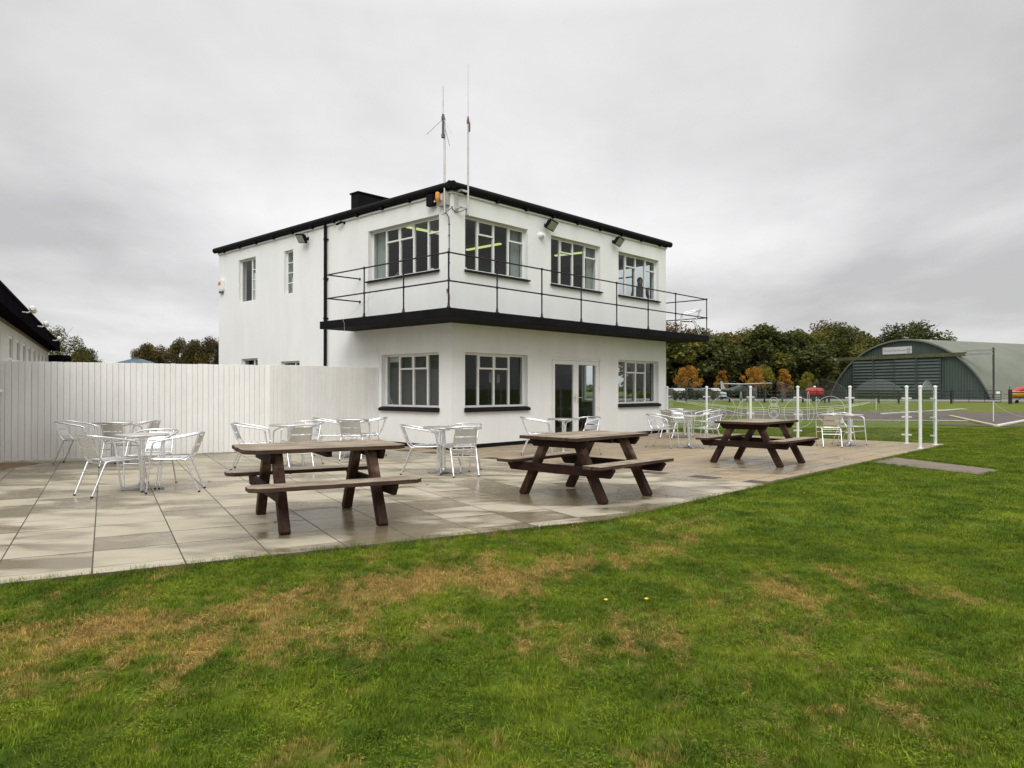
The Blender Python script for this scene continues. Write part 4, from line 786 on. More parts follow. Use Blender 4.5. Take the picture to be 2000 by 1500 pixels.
# ------------------------------------------------------------------ aluminium chairs
def make_chair():
    t = empty('patio_chair'); al = M['alu']
    for s in (-1, 1):
        q = MB(); q.tube([(s * .235, .27, .005), (s * .262, .215, .44), (s * .268, .20, .565)], .0125, 8); q.build('leg', al, t)
        q = MB(); q.tube(fillet([(s * .20, -.36, .005), (s * .205, -.19, .425), (s * .21, -.13, .438)], .05), .0125, 8); q.build('leg', al, t)
    q = MB(); pth = [(.268, .20, .565), (.270, .175, .655), (.275, .07, .69), (.285, -.12, .725), (.262, -.28, .752), (.17, -.355, .765), (0, -.385, .768)]
    pth = pth + [(-x, y, z) for x, y, z in reversed(pth[:-1])]; q.tube(smooth_path(pth, 6), .0135, 8); q.build('armrest', al, t)
    q = MB()
    for s in (-1, 1): q.tube(fillet([(s * .21, -.13, .438), (s * .215, .10, .438), (s * .215, .235, .445)], .03), .0125, 8)
    q.tube([(-.262, .213, .44), (.262, .213, .44)], .011, 8); q.tube([(-.205, -.19, .41), (.205, -.19, .41)], .010, 8); q.build('seat_frame', al, t)
    q = MB(); q.tube([(-.202, -.245, .30), (.202, -.245, .30)], .009, 8); q.tube([(-.255, .236, .335), (.255, .236, .335)], .009, 8); q.build('stretcher', al, t)
    q = MB()
    for k in range(4):
        y0 = -.155 + k * .096; n = 8; rows = []
        for zz in (.452, .444):
            for yy in ((y0, y0 + .082) if zz > .45 else (y0 + .082, y0)):
                rows.append([(-.205 + .41 * j / n, yy, zz - .010 * math.sin(math.pi * j / n)) for j in range(n + 1)])
        q.grid(rows, closed_v=True, smooth=False)
    q.build('seat', M['alu_slat'], t)
    q = MB()
    for s in (-1, 1): q.tube(fillet([(s * .165, -.362, .762), (s * .18, -.265, .50), (s * .185, -.21, .43), (s * .19, -.13, .425)], .06), .0115, 8)
    q.tube([(-.183, -.232, .455), (.183, -.232, .455)], .008, 6); q.build('back_frame', al, t); q = MB()
    for (za, zb) in ((.735, .625), (.605, .505)):
        rows = []; n = 8
        def yz(z): return -.352 + (.755 - z) * .37
        for (off, z) in ((0, za), (0, zb), (.007, zb), (.007, za)): rows.append([(-.172 + .344 * j / n, yz(z) - .022 * math.sin(math.pi * j / n) + off, z) for j in range(n + 1)])
        q.grid(rows, closed_v=True, smooth=False)
    q.build('backrest', M['alu_slat'], t)
    q = MB()
    for x, y in ((.235, .27), (-.235, .27), (.20, -.36), (-.20, -.36)): q.tube([(x, y, 0), (x, y, .022)], .0155, 8)
    q.build('foot_cap', M['rubber'], t); return t
def make_table():
    t = empty('bistro_table')
    q = MB(); q.lathe([(.0, .722), (.318, .722), (.330, .726), (.334, .735), (.330, .744), (.322, .746), (.318, .742), (.0, .742)], 40); q.build('tabletop', mat('steel_table_top', (.60, .57, .53), .33, metal=.8, var=.1, vscale=20, rvar=.1), t)
    q = MB(); q.lathe([(.032, .05), (.032, .70)], 16); q.lathe([(.075, .700), (.085, .7215)], 20); q.box(-.11, .11, -.02, .02, .695, .7195); q.box(-.02, .02, -.11, .11, .69, .714); q.build('column', M['alu'], t)
    q = MB()
    for k in range(4):
        T = Matrix.Rotation(k * math.pi / 2 + .3, 4, 'Z')
        q.grid([[T @ Vector(v) for v in r] for r in ([(0, -.045, .075), (0, .045, .075), (0, .045, .04), (0, -.045, .04)], [(.15, -.034, .052), (.15, .034, .052), (.15, .034, .028), (.15, -.034, .028)], [(.27, -.026, .03), (.27, .026, .03), (.27, .026, .008), (.27, -.026, .008)])], closed_u=True, smooth=False)
        q.face([T @ Vector(v) for v in ((.27, -.026, .03), (.27, .026, .03), (.27, .026, .008), (.27, -.026, .008))]); q.tube([T @ Vector((.25, 0, 0)), T @ Vector((.25, 0, .02))], .02, 8)
    q.lathe([(.05, .05), (.05, .085), (.034, .10)], 16); q.build('base', M['alu_dark'], t); return t
chair0 = make_chair(); table0 = make_table(); used = {'c': False, 't': False}
def place(kind, x, y, head, lab, z=0.0):
    src, key = (chair0, 'c') if kind == 'c' else (table0, 't')
    o = src if not used[key] else copy_tree(src); used[key] = True
    o.location = (x, y, z); o.rotation_euler = (0, 0, R(head - 90) if kind == 'c' else R(head))
    tag(o, lab, 'chair' if kind == 'c' else 'table', 'aluminium patio chairs' if kind == 'c' else 'round bistro tables'); return o
TB = [(-4.95, 9.85, 10, 'round aluminium table nearest the camera, at the far left of the patio'), (-7.30, 13.45, 30, 'round aluminium table close against the white fence at the left'), (-3.80, 12.55, 0, 'round aluminium table behind the left picnic table'),
      (-3.18, 14.62, 45, 'round aluminium table at the right end of the white fence'), (-1.09, 11.74, 60, 'round aluminium table in front of the corner of the building'), (1.05, 15.0, 20, 'round aluminium table in front of the double door'),
      (4.05, 16.83, 80, 'nearer of two round tables by the right-hand end of the front wall'), (4.80, 20.45, 10, 'farther of two round tables by the right-hand end of the front wall'), (7.98, 17.42, 40, 'round aluminium table by the glass screen at the right')]
for x, y, h, lab in TB: place('t', x, y, h, lab)
CH = [(-5.17, 9.50, 58, 'nearest aluminium chair at the far left, its back to the camera'), (-4.49, 9.74, 193, 'aluminium chair on the right of the nearest left table, facing left'), (-5.02, 10.22, 272, 'aluminium chair behind the nearest left table, facing the camera'),
      (-7.90, 13.45, 8, 'leftmost aluminium chair, side on against the white fence'), (-6.90, 13.0, 92, 'aluminium chair back to the camera at the table by the white fence'), (-6.92, 13.55, 180, 'aluminium chair on the right of the table by the white fence'),
      (-4.36, 12.50, 12, 'aluminium chair side on just left of the left picnic table top'), (-3.58, 12.08, 128, 'aluminium chair turned away left directly behind the left picnic table'), (-3.72, 12.98, 250, 'aluminium chair facing the camera behind the one at the left picnic table'),
      (-3.58, 14.62, 8, 'aluminium chair left of the table at the right end of the fence'), (-3.06, 14.22, 92, 'aluminium chair with its back to the camera at the right end of the fence'), (-2.92, 14.90, 190, 'aluminium chair right of the table at the right end of the fence'),
      (-1.40, 11.78, 4, 'aluminium chair side on, left of the table at the building corner'), (-.82, 11.60, 110, 'aluminium chair with its back to the camera, right of the corner table'), (-.88, 12.08, 238, 'aluminium chair mostly hidden behind the corner table'),
      (.56, 15.10, 0, 'aluminium chair side on, left of the double door'), (1.43, 15.05, 222, 'aluminium chair in front of the double door, right of its table'),
      (3.51, 16.97, -35, 'aluminium chair side on under the right-hand ground floor window'), (4.45, 16.98, 208, 'aluminium chair right of the nearer table by the glass screen'), (4.45, 20.15, 38, 'aluminium chair with its back to the wall at the farther table'),
      (4.78, 20.88, 275, 'aluminium chair facing the camera beyond the farther table'), (5.45, 20.72, 190, 'aluminium chair right of the farther table, next to the glass screen'),
      (7.46, 17.27, 77, 'aluminium chair back to the camera near the right end of the glass screen'), (8.22, 17.86, 305, 'aluminium chair partly hidden behind the table near the right screen end')]
for c in CH: place('c', *c)
bp_ = loc2w(9.27, -.60); place('c', bp_[0], bp_[1], 172, 'aluminium chair standing up on the right end of the balcony', 3.0)
# ------------------------------------------------------------------ picnic tables
def chamfer_rect(x0, x1, y0, y1, c): return [(x0 + c, y0), (x1 - c, y0), (x1, y0 + c), (x1, y1 - c), (x1 - c, y1), (x0 + c, y1), (x0, y1 - c), (x0, y0 + c)] if c else [(x0, y0), (x1, y0), (x1, y1), (x0, y1)]
def edge_mat(o): o.data.polygons.foreach_set('material_index', [0 if p.normal.z > .6 else 1 for p in o.data.polygons])
def make_picnic(clip, lab, loc, rz, seed):
    K = 1.0 if clip else .95
    r_ = random.Random(seed); t = empty('picnic_table', (*loc, 0), rz, lab, 'picnic table', 'wooden picnic tables'); L2 = .80 * K; q = MB()
    nb = 6; W = .96 * K; bw = W / nb
    for k in range(nb):
        y0 = -W / 2 + k * bw + .004; y1 = y0 + bw - .008; j0, j1 = r_.uniform(-.008, .008), r_.uniform(-.008, .008); dz = r_.uniform(-.002, .002)
        if k == 0 and clip: P = [(-L2 + .10, y0), (L2 - .10, y0), (L2, y1 - .05), (L2, y1), (-L2, y1), (-L2, y1 - .05)]
        elif k == nb - 1 and clip: P = [(-L2, y0), (L2, y0), (L2, y0 + .05), (L2 - .10, y1), (-L2 + .10, y1), (-L2, y0 + .05)]
        else: P = [(-L2 + j0, y0), (L2 + j1, y0), (L2 + j1, y1), (-L2 + j0, y1)]
        q.prism(P, .735 + dz, .776 + dz)
    edge_mat(q.build('tabletop', [M['wood_top'], M['wood_edge']], t, bevel=.005))
    for s in (-1, 1):
        q = MB(); yo, yi = s * .86 * (K + .01 if K < 1 else 1), s * .555
        ys = sorted((yo, yi)); n = 2; w_ = (ys[1] - ys[0]) / n
        for k in range(n):
            y0 = ys[0] + k * w_ + .003; y1 = y0 + w_ - .006; l_ = .82 * K; c = .07 if clip else 0
            lo = (k == 0); P = [(-l_, y0), (l_, y0), (l_, y1), (-l_, y1)]
            if c: P = [(-l_ + c, y0), (l_ - c, y0), (l_, y0 + c), (l_, y1), (-l_, y1), (-l_, y0 + c)] if lo else [(-l_, y0), (l_, y0), (l_, y1 - c), (l_ - c, y1), (-l_ + c, y1), (-l_, y1 - c)]
            q.prism(P, .427, .468)
        edge_mat(q.build('bench', [M['wood_top'], M['wood_edge']], t, bevel=.006))
    for sx in (-1, 1):
        for sy in (-1, 1):
            q = MB(); x0, x1 = sx * .47 - .047, sx * .47 + .047
            a, b = (sy * .235, .735), (sy * .62, 0.0); w_ = .058
            pts = [(a[0] - w_, a[1]), (a[0] + w_, a[1]), (b[0] + w_, b[1] + .03), (b[0] + w_ * .7, b[1]), (b[0] - w_ * .7, b[1]), (b[0] - w_, b[1] + .03)]
            q.prism(pts, x0, x1, Matrix(((0, 0, 1, 0), (1, 0, 0, 0), (0, 1, 0, 0), (0, 0, 0, 1)))); q.build('leg', M['wood_leg'], t, bevel=.007)
        xo = sx * (.47 + .047 + .002); xs = sorted((xo, xo + sx * .045)); MX = Matrix(((0, 0, 1, 0), (1, 0, 0, 0), (0, 1, 0, 0), (0, 0, 0, 1)))
        q = MB(); q.prism([(-.84, .425), (.84, .425), (.84, .40), (.78, .315), (-.78, .315), (-.84, .40)], xs[0], xs[1], MX)
        for yy in (-.40, .40): q.tube([(xo + sx * .045, yy, .37), (xo + sx * .052, yy, .37)], .012, 8)
        q.build('seat_beam', M['wood_beam'], t, bevel=.005)
        q = MB(); q.prism([(-.45, .733), (.45, .733), (.45, .71), (.39, .635), (-.39, .635), (-.45, .71)], xs[0], xs[1], MX); q.build('top_beam', M['wood_beam'], t, bevel=.005)
    q = MB(); q.box(-.025, .025, -.42, .42, .68, .733); q.build('middle_batten', M['wood_beam'], t)
    return t
make_picnic(True, 'left picnic table, weathered wood with clipped corners', (-1.994, 7.60), R(28.5), 1)
make_picnic(False, 'middle picnic table, weathered wood with square corners', (.936, 9.393), R(46.6), 2)
make_picnic(False, 'right picnic table standing on the tan paving near the glass screen', (4.477, 13.42), R(46.8), 3)
# ------------------------------------------------------------------ glass screen with the etched aeroplane
SP = Vector((9.761, 18.186)); bdir = B_
gs = empty('glass_screen', (SP.x, SP.y, 0), math.atan2(bdir.y, bdir.x), 'white-posted glass windbreak with an etched aeroplane along the patio edge', 'glass screen')
M['post'] = mat('white_powder_coat', (.74, .76, .74), .3, var=.03, vscale=5)
M['screen'] = glass('screen_glass', (.93, .955, .94), .9, extra=.01)
M['etch'] = mat('etched_glass', (.70, .74, .69), .6)
SS = [6.76, 5.42, 4.05, 2.70, 1.34, 0.0, -.63]
rl_ = Vector((9.272, 16.70)) - SP; rl2 = (rl_.dot(bdir), rl_.dot(Vector((-bdir.y, bdir.x))))   # the return post, in local coordinates
posts = [(s, 0) for s in SS] + [rl2]
for (x, y) in posts:
    q = MB(); q.lathe([(.036, 0), (.036, 1.385)], 16, Matrix.Translation((x, y, 0))); q.lathe([(.042, 1.375), (.046, 1.385), (.046, 1.405), (.035, 1.425), (.015, 1.434)], 16, Matrix.Translation((x, y, 0))); q.lathe([(.07, 0), (.07, .008), (.04, .014)], 16, Matrix.Translation((x, y, 0)))
    q.build('post', M['post'], gs)
def panel(a, b, peak):
    a = Vector(a); b = Vector(b); d = (b - a); ln = d.length; u = d / ln; n = Vector((-u.y, u.x)); g0 = .075; q = MB(); k = 14; top = []
    zb, ze = .10, 1.30
    for j in range(k + 1):
        t_ = j / k; top.append((g0 + (ln - 2 * g0) * t_, ze + (peak - ze) * math.sin(math.pi * t_) ** .8))
    poly = [(g0, zb), (ln - g0, zb)] + list(reversed(top))
    f1 = [(a.x + u.x * s + n.x * -.004, a.y + u.y * s + n.y * -.004, z) for s, z in poly]; f2 = [(a.x + u.x * s + n.x * .004, a.y + u.y * s + n.y * .004, z) for s, z in poly]
    q.face(f1); q.face(f2)
    e = MB()
    for i in range(len(poly)):
        j = (i + 1) % len(poly); e.face([f1[i], f1[j], f2[j], f2[i]])
    o = q.build('glass_panel', M['screen'], gs)
    e.build('edge', mat('glass_edge', (.30, .42, .38), .3), o)
    c = MB()
    for (base, sg) in ((a, 1), (b, -1)):
        for z in (1.12, .66, .22):
            T = Matrix.Translation((base.x, base.y, z)) @ Matrix.Rotation(math.atan2(u.y * sg, u.x * sg), 4, 'Z'); c.box(.03, .11, -.016, .016, -.018, .018, T)
    c.build('bracket', M['post'], o)
for i in range(5): panel((SS[i], 0), (SS[i + 1], 0), 1.60)
panel((SS[5], 0), (SS[6], 0), 1.52); panel((SS[6], 0), rl2, 1.56)
LINES = [[(6.421, .984), (5.257, .899), (4.451, .837), (3.987, .823), (3.582, .83)], [(3.172, .83), (2.675, .832), (1.599, .911), (.842, 1.008)], [(6.421, .977), (5.34, .814), (4.769, .727), (4.218, .635), (3.552, .637)], [(3.187, .638), (2.675, .637), (2.127, .718), (1.599, .824), (.842, 1.002)],
         [(6.018, .927), (4.295, .795), (3.567, .765)], [(3.157, .773), (2.675, .776), (1.599, .864), (.965, .967)], [(5.257, .581), (4.218, .599)], [(6.157, .964), (6.157, .933)], [(1.04, .979), (1.04, .94)], [(3.957, .707), (3.567, .708)], [(3.158, .71), (2.773, .711)],
         [(3.30, .93), (3.30, .80)], [(3.43, .93), (3.43, .80)], [(3.24, .87), (3.50, .87)], [(3.25, .80), (3.49, .80)], [(4.15, .70), (4.15, 1.02)]]
CIRC = [(4.881, .77, .367), (4.049, .676, .401), (2.668, .706, .404), (1.834, .793, .365), (4.897, .754, .098), (4.897, .754, .06), (4.049, .669, .102), (4.049, .669, .065), (2.668, .686, .104), (2.668, .686, .069), (1.834, .766, .088), (1.834, .766, .054), (3.368, .641, .114), (3.368, .641, .078)]
ELL = [(3.368, .741, .162, .207), (3.368, 1.005, .12, .114), (3.368, .976, .08, .071), (4.334, .89, .031, .383), (2.412, .892, .03, .386), (4.898, .627, .105, .127), (4.049, .545, .1, .116), (2.669, .553, .105, .105), (1.835, .657, .085, .109)]
q = MB()
def ribbon(pts, w_=.008, closed=False):
    yy = .0065                      # on the patio face of the glass
    P = [Vector(p) for p in pts]; n = len(P); L_, R_ = [], []
    for i in range(n):
        a = P[(i - 1) % n] if (closed or i) else P[i]; b = P[(i + 1) % n] if (closed or i < n - 1) else P[i]
        d = (b - a).normalized(); m_ = Vector((-d.y, d.x)) * w_ / 2; L_.append(P[i] + m_); R_.append(P[i] - m_)
    rows = [[(v.x, yy, v.y) for v in L_], [(v.x, yy, v.y) for v in R_], [(v.x, yy + .0015, v.y) for v in R_], [(v.x, yy + .0015, v.y) for v in L_]]
    q.grid(rows, closed_u=closed, closed_v=True, smooth=False)
for l_ in LINES: ribbon(l_)
for c in CIRC: ribbon([(c[0] + c[2] * math.cos(k / 40 * 6.2832), c[1] + c[2] * math.sin(k / 40 * 6.2832)) for k in range(40)], closed=True)
for c in ELL: ribbon([(c[0] + c[2] * math.cos(k / 36 * 6.2832), c[1] + c[3] * math.sin(k / 36 * 6.2832)) for k in range(36)], closed=True)
q.build('etched_aeroplane', M['etch'], gs)
# ------------------------------------------------------------------ trees
def cards(rnd, blobs, n, size, mbs, squash=.8):
    """leaf clusters scattered through the blobs; mbs maps a key to the MB it fills"""
    wt = [b[3] ** 2 for b in blobs]
    for _ in range(n):
        b = rnd.choices(blobs, wt)[0]; d = Vector((rnd.gauss(0, 1), rnd.gauss(0, 1), rnd.gauss(0, 1))).normalized(); rr = b[3] * (rnd.random() ** .45) * rnd.uniform(.8, 1.12)
        p = Vector((b[0], b[1], b[2])) + Vector((d.x * rr, d.y * rr, d.z * rr * squash)); s = size * rnd.uniform(.5, 1.3)
        u = Vector((rnd.gauss(0, 1), rnd.gauss(0, 1), rnd.gauss(0, .6))).normalized(); v = u.cross(Vector((rnd.gauss(0, 1), rnd.gauss(0, 1), rnd.gauss(0, 1)))).normalized()
        mb = mbs[b[4]] if isinstance(mbs, dict) else mbs
        mb.face([p - u * s * .5, p - v * s * .32, p + u * s * .5, p + v * s * .32])
def tree_meshes(seed, h, w, n, size, shape='round', bare=.0):
    rnd = random.Random(seed); tr = MB(); cr = MB(); blobs = []
    tr.tube([(0, 0, -.1), (.1, 0, h * .25), (-.05, .1, h * .5), (.1, 0, h * .8)], [h * .028, h * .02, h * .013, h * .003], 7)
    nb = 16
    for k in range(nb):
        a = k * 2.4 + rnd.random(); zf = (k + .5) / nb
        if shape == 'round': z = h * (.30 + .58 * zf); r_ = w * .5 * math.sin(math.pi * (.18 + .72 * zf)) * rnd.uniform(.45, .85)
        elif shape == 'tall': z = h * (.22 + .68 * zf); r_ = w * .5 * (1 - zf * .75) * rnd.uniform(.3, .7)
        else: z = h * (.38 + .42 * zf); r_ = w * .5 * rnd.uniform(.5, .95) * (1 - zf * .3)
        bx, by = r_ * math.cos(a), r_ * math.sin(a); br = w * (.17 if shape != 'tall' else .15) * rnd.uniform(.75, 1.25)
        blobs.append((bx, by, z, br, 0)); tr.tube([(0, 0, z * .55), (bx * .5, by * .5, z * .8), (bx, by, z)], [h * .009, h * .006, h * .002], 5)
        for j in range(3): tr.tube([(bx * .6, by * .6, z * .86), (bx + rnd.uniform(-1, 1) * br, by + rnd.uniform(-1, 1) * br, z + rnd.uniform(.1, 1) * br)], [h * .004, h * .001], 4, caps=False)
    cards(rnd, blobs, n, size, cr); return tr, cr
variants = {}
def tree(x, y, h, w, kind, lab, group, seed=1, rz=0.0, shape='round', n=2600, size=.42, name='tree', cat='tree', z=0.0):
    key = (kind, shape, seed, n, size)
    if key not in variants:
        tr, cr = tree_meshes(seed, 10.0, 9.0 if shape != 'tall' else 6.0, n, size * 10 / h, shape); a = tr.mesh('trunk'); a.materials.append(M['bark']); b = cr.mesh('crown'); b.materials.append(M[kind]); variants[key] = (a, b)
    a, b = variants[key]; t = empty(name, (x, y, z), rz, lab, cat, group); W0 = 9.0 if shape != 'tall' else 6.0
    for nm, me in (('trunk', a), ('crown', b)): o = bpy.data.objects.new(nm, me); C.objects.link(o); o.parent = t; o.scale = (w / W0, w / W0, h / 10.0)
    return t
ordi = ['first', 'second', 'third', 'fourth', 'fifth', 'sixth', 'seventh', 'eighth', 'ninth', 'tenth', 'eleventh', 'twelfth', 'thirteenth', 'fourteenth', 'fifteenth']
tint = {'leaf_dark': 'dark green', 'leaf_mid': 'mid green', 'leaf_olive': 'yellowing green', 'leaf_rust': 'reddish, thinning'}
BELT = [(1268, 118, 12.6, 13, 'leaf_rust', 3), (1335, 112, 9.6, 11, 'leaf_mid', 1), (1386, 112, 10.2, 12, 'leaf_dark', 2), (1440, 120, 10.6, 12, 'leaf_olive', 3), (1492, 113, 11.2, 12, 'leaf_mid', 4), (1540, 120, 10.9, 12, 'leaf_dark', 1), (1582, 122, 11.2, 11, 'leaf_mid', 2), (1632, 138, 14.0, 13, 'leaf_mid', 3), (1690, 150, 13.2, 13, 'leaf_dark', 4)]
for i, (px, d, h, w_, k, s) in enumerate(BELT):
    p = at(px, d); tree(p.x, p.y, h, w_, k, '%s tree, the %s along the front of the tree belt counting from the building' % (tint[k], ordi[i]), 'trees of the belt beyond the field', s, rz=i * 1.3, n=9000, size=.50)
BACK = [(1310, 132, 13.2, 13, 'leaf_rust', 5), (1365, 136, 12.8, 14, 'leaf_mid', 6), (1430, 134, 11.8, 13, 'leaf_rust', 5), (1484, 134, 13.0, 13, 'leaf_olive', 6), (1550, 138, 13.0, 12, 'leaf_rust', 7), (1616, 148, 15.4, 13, 'leaf_rust', 6), (1664, 156, 15.0, 14, 'leaf_mid', 7)]
for i, (px, d, h, w_, k, s) in enumerate(BACK):
    p = at(px, d); tree(p.x, p.y, h, w_, k, '%s treetop, the %s of the back row of the belt counting from the building' % (tint[k], ordi[i]), 'trees of the belt beyond the field', s, rz=i * 2.1, n=7000, size=.48)
for i, (px, d, h, w_) in enumerate(((1718, 160, 13.5, 13), (1775, 158, 16.4, 17), (1830, 162, 13.0, 13))):
    p = at(px, d); tree(p.x, p.y, h, w_, 'leaf_dark', 'very dark broad tree behind the hangar roof, %s' % ('its low left part', 'the tall middle one', 'the low one on the right')[i], 'dark trees behind the hangar', 8 + i, n=8000, size=.55)
OR = [(1342, 99, 4.7, 4.2, 'leaf_orange'), (1409, 101, 4.1, 2.9, 'leaf_orange'), (1471, 100, 4.6, 3.4, 'leaf_orange'), (1494, 102, 4.9, 3.4, 'leaf_gold'), (1533, 101, 4.3, 3.2, 'leaf_orange'), (1579, 103, 3.9, 2.4, 'leaf_gold')]
OL = ['broadest young tree in orange leaf, nearest the building', 'slim young tree in orange leaf, second from the building', 'young tree in orange leaf above the parked aeroplane', 'young yellow-green tree beside the orange one above the aeroplane', 'russet young tree right of the parked aeroplane', 'smallest golden young tree, near the hangar']
for i, (px, d, h, w_, k) in enumerate(OR):
    p = at(px, d); tree(p.x, p.y, h, w_, k, OL[i], 'young autumn trees in front of the belt', 30 + i % 3, rz=i, shape='tall' if i in (1, 4) else 'round', n=3500, size=.20)
LEFT = [(112, 62, 6.7, 5.2, 'leaf_olive', 11, 'round', 11000, .15, 'pale thinly leaved tree just above the end of the hut roof'), (160, 66, 5.4, 3.4, 'leaf_dark', 12, 'round', 12000, .16, 'small dark tree right of the end of the hut'), (290, 112, 9.2, 6.6, 'leaf_oak', 13, 'flat', 16000, .28, 'round oak above the fence, left of the bigger one'),
        (358, 104, 9.4, 5.2, 'leaf_oak', 14, 'flat', 16000, .28, 'turning oak above the fence, left half of the pair by the building'), (402, 104, 9.8, 6.2, 'leaf_oak', 15, 'flat', 16000, .28, 'turning oak above the fence touching the building edge')]
for px, d, h, w_, k, s, shp, n, sz, lab in LEFT: p = at(px, d); tree(p.x, p.y, h, w_, k, lab, None, s, shape=shp, n=n, size=sz)
# shaded undergrowth between the trunks of the belt: one mass nobody could count
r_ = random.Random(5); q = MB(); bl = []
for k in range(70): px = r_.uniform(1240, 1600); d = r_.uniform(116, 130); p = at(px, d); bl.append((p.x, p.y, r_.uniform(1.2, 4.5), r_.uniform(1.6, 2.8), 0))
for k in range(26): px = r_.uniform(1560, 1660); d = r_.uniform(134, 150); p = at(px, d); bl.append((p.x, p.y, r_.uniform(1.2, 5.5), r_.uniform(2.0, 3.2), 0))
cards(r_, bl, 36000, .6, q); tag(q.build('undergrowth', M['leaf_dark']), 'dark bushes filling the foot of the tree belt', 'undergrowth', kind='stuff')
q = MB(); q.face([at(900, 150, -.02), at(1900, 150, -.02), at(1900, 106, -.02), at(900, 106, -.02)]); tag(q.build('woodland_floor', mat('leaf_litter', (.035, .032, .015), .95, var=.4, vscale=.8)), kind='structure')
for k, px0 in enumerate((-700, 500)):   # far hedge lines closing the horizon
    q = MB(); bl = []
    for j in range(60): p = at(px0 + j * (14 if k else 20), 330); bl.append((p.x, p.y, r_.uniform(.8, 1.6), r_.uniform(2.2, 4.0), 0))
    cards(r_, bl, 3500, 2.0, q); tag(q.build('far_hedge', M['leaf_mid']), 'low hedge along the horizon %s' % ('left of the hut' if k == 0 else 'behind the fence and the building'), 'hedge', kind='stuff')
# clipped hedge by the cars
q = MB(); a, b = at(1250, 84), at(1400, 86); bl = []
for j in range(26): p = a.lerp(b, j / 25); bl.append((p.x, p.y, .75, .62, 0))
cards(r_, bl, 3200, .22, q); tag(q.build('hedge', M['leaf_dark']), 'low dark hedge beside the building, behind the glass screen', 'hedge')
# ------------------------------------------------------------------ hangar
FD = Vector((-.436, .90)).normalized(); RD = Vector((FD.y, -FD.x)); hc = (57.3, 107.5)
hg = empty('hangar', (hc[0], hc[1], 0), math.atan2(RD.y, RD.x), 'dark green arched blister hangar with ribbed sliding doors and pale roof', 'hangar')
# local x = along the ridge away from the doors, local y = across the front (towards the left in the photo)
HWD, HH, HL = 12.9, 8.6, 46.0; RR = (HWD ** 2 + HH ** 2) / (2 * HH); zc0 = HH - RR; a0 = math.asin(HWD / RR) if zc0 < 0 else math.pi - math.asin(HWD / RR)
def arc(rad, n, a_=None): a_ = a_ or a0; return [(rad * math.sin(-a_ + 2 * a_ * k / n), zc0 + rad * math.cos(-a_ + 2 * a_ * k / n)) for k in range(n + 1)]
M['hroof'] = mat('hangar_roof_sheet', (.155, .17, .13), .7, var=.12, vscale=.4, var2=.10, v2scale=.15)
q = MB(); nx = 115
rows = []
for i in range(nx + 1):
    x = -.45 + (HL + .45) * i / nx; rd = RR + (.035 if i % 2 else -.0); rows.append([(x, y, z) for y, z in arc(rd, 40)])
q.grid(rows, smooth=True); q.grid([[( -.45, y, z) for y, z in arc(RR, 40)], [(-.45, y, z) for y, z in arc(RR - .22, 40)], [(-.1, y, z) for y, z in arc(RR - .22, 40)]], smooth=False)
q.build('roof', M['hroof'], hg)
M['hgreen'] = mat('green_corrugated_sheet', (.056, .080, .064), .6, var=.18, vscale=.5, streak=(1, 4, .5), var2=.12, v2scale=.3)
q = MB(); n = 130; P = []
def zt(y): return max(0.0, zc0 + math.sqrt(max(0, (RR - .05) ** 2 - y * y)))
YD0, YD1, ZD = -5.85, 8.35, 5.75
for k in range(n):
    y0, y1 = -HWD + 2 * HWD * k / n, -HWD + 2 * HWD * (k + 1) / n; ym = (y0 + y1) / 2
    zb = ZD if YD0 < ym < YD1 else 0
    q.face([(0, y0, zb), (-.05 if k % 2 else 0, ym, zb), (-.05 if k % 2 else 0, ym, zt(ym)), (0, y0, zt(y0))]); q.face([(-.05 if k % 2 else 0, ym, zb), (0, y1, zb), (0, y1, zt(y1)), (-.05 if k % 2 else 0, ym, zt(ym))])
q.build('front_wall', M['hgreen'], hg)
M['hdoor'] = mat('green_door_sheet', (.068, .092, .080), .5, var=.15, vscale=1.2)
wd = (YD1 - YD0) / 4
for k in range(4):
    ya, yb = YD0 + k * wd + .04, YD0 + (k + 1) * wd - .04; xo = -.18 - .10 * (k % 2); q = MB(); nr = 12; rows = []
    for j in range(nr):
        z0 = .15 + (ZD - .25) * j / nr; z1 = z0 + (ZD - .25) / nr; q.face([(xo - .02, ya, z0), (xo - .02, yb, z0), (xo - .20, yb, z0 + .13), (xo - .20, ya, z0 + .13)]); q.face([(xo - .20, ya, z0 + .13), (xo - .20, yb, z0 + .13), (xo - .02, yb, z1), (xo - .02, ya, z1)])
    d = q.build('door', M['hdoor'], hg); q = MB(); q.box(xo - .22, xo, ya - .04, ya + .06, .05, ZD); q.box(xo - .22, xo, yb - .06, yb + .04, .05, ZD); q.box(xo - .21, xo - .01, ya - .02, yb + .02, .02, .14); q.build('frame', M['hgreen'], d)
q = MB(); q.box(-.50, -.02, -9.3, 11.2, 5.80, 6.30); q.build('door_track', mat('mossy_beam', (.095, .10, .045), .8, var=.35, vscale=1.5), hg)
q = MB(); q.box(-.42, -.12, 11.2, 15.4, 5.88, 6.20); q.box(-.42, -.12, -12.95, -9.3, 5.85, 6.12); q.box(-.42, -.12, -12.95, -9.3, 6.35, 6.55); q.build('track_extension', mat('pale_steel', (.33, .34, .32), .6, var=.15, vscale=2), hg)
q = MB(); q.box(-.35, -.17, -13.05, -12.87, 0, 6.75); q.build('post', mat('dark_steel', (.06, .05, .045), .7), hg); q = MB(); q.box(-.35, -.22, 15.2, 15.36, 0, 6.0); q.build('post', mat('olive_steel', (.17, .18, .12), .7), hg)
q = MB(); q.box(-.14, -.055, -1.35, 3.35, 6.50, 7.55); sg = q.build('sign', mat('white_board', (.60, .60, .60), .6), hg)
M['letter'] = mat('grey_lettering', (.22, .22, .22), .7)
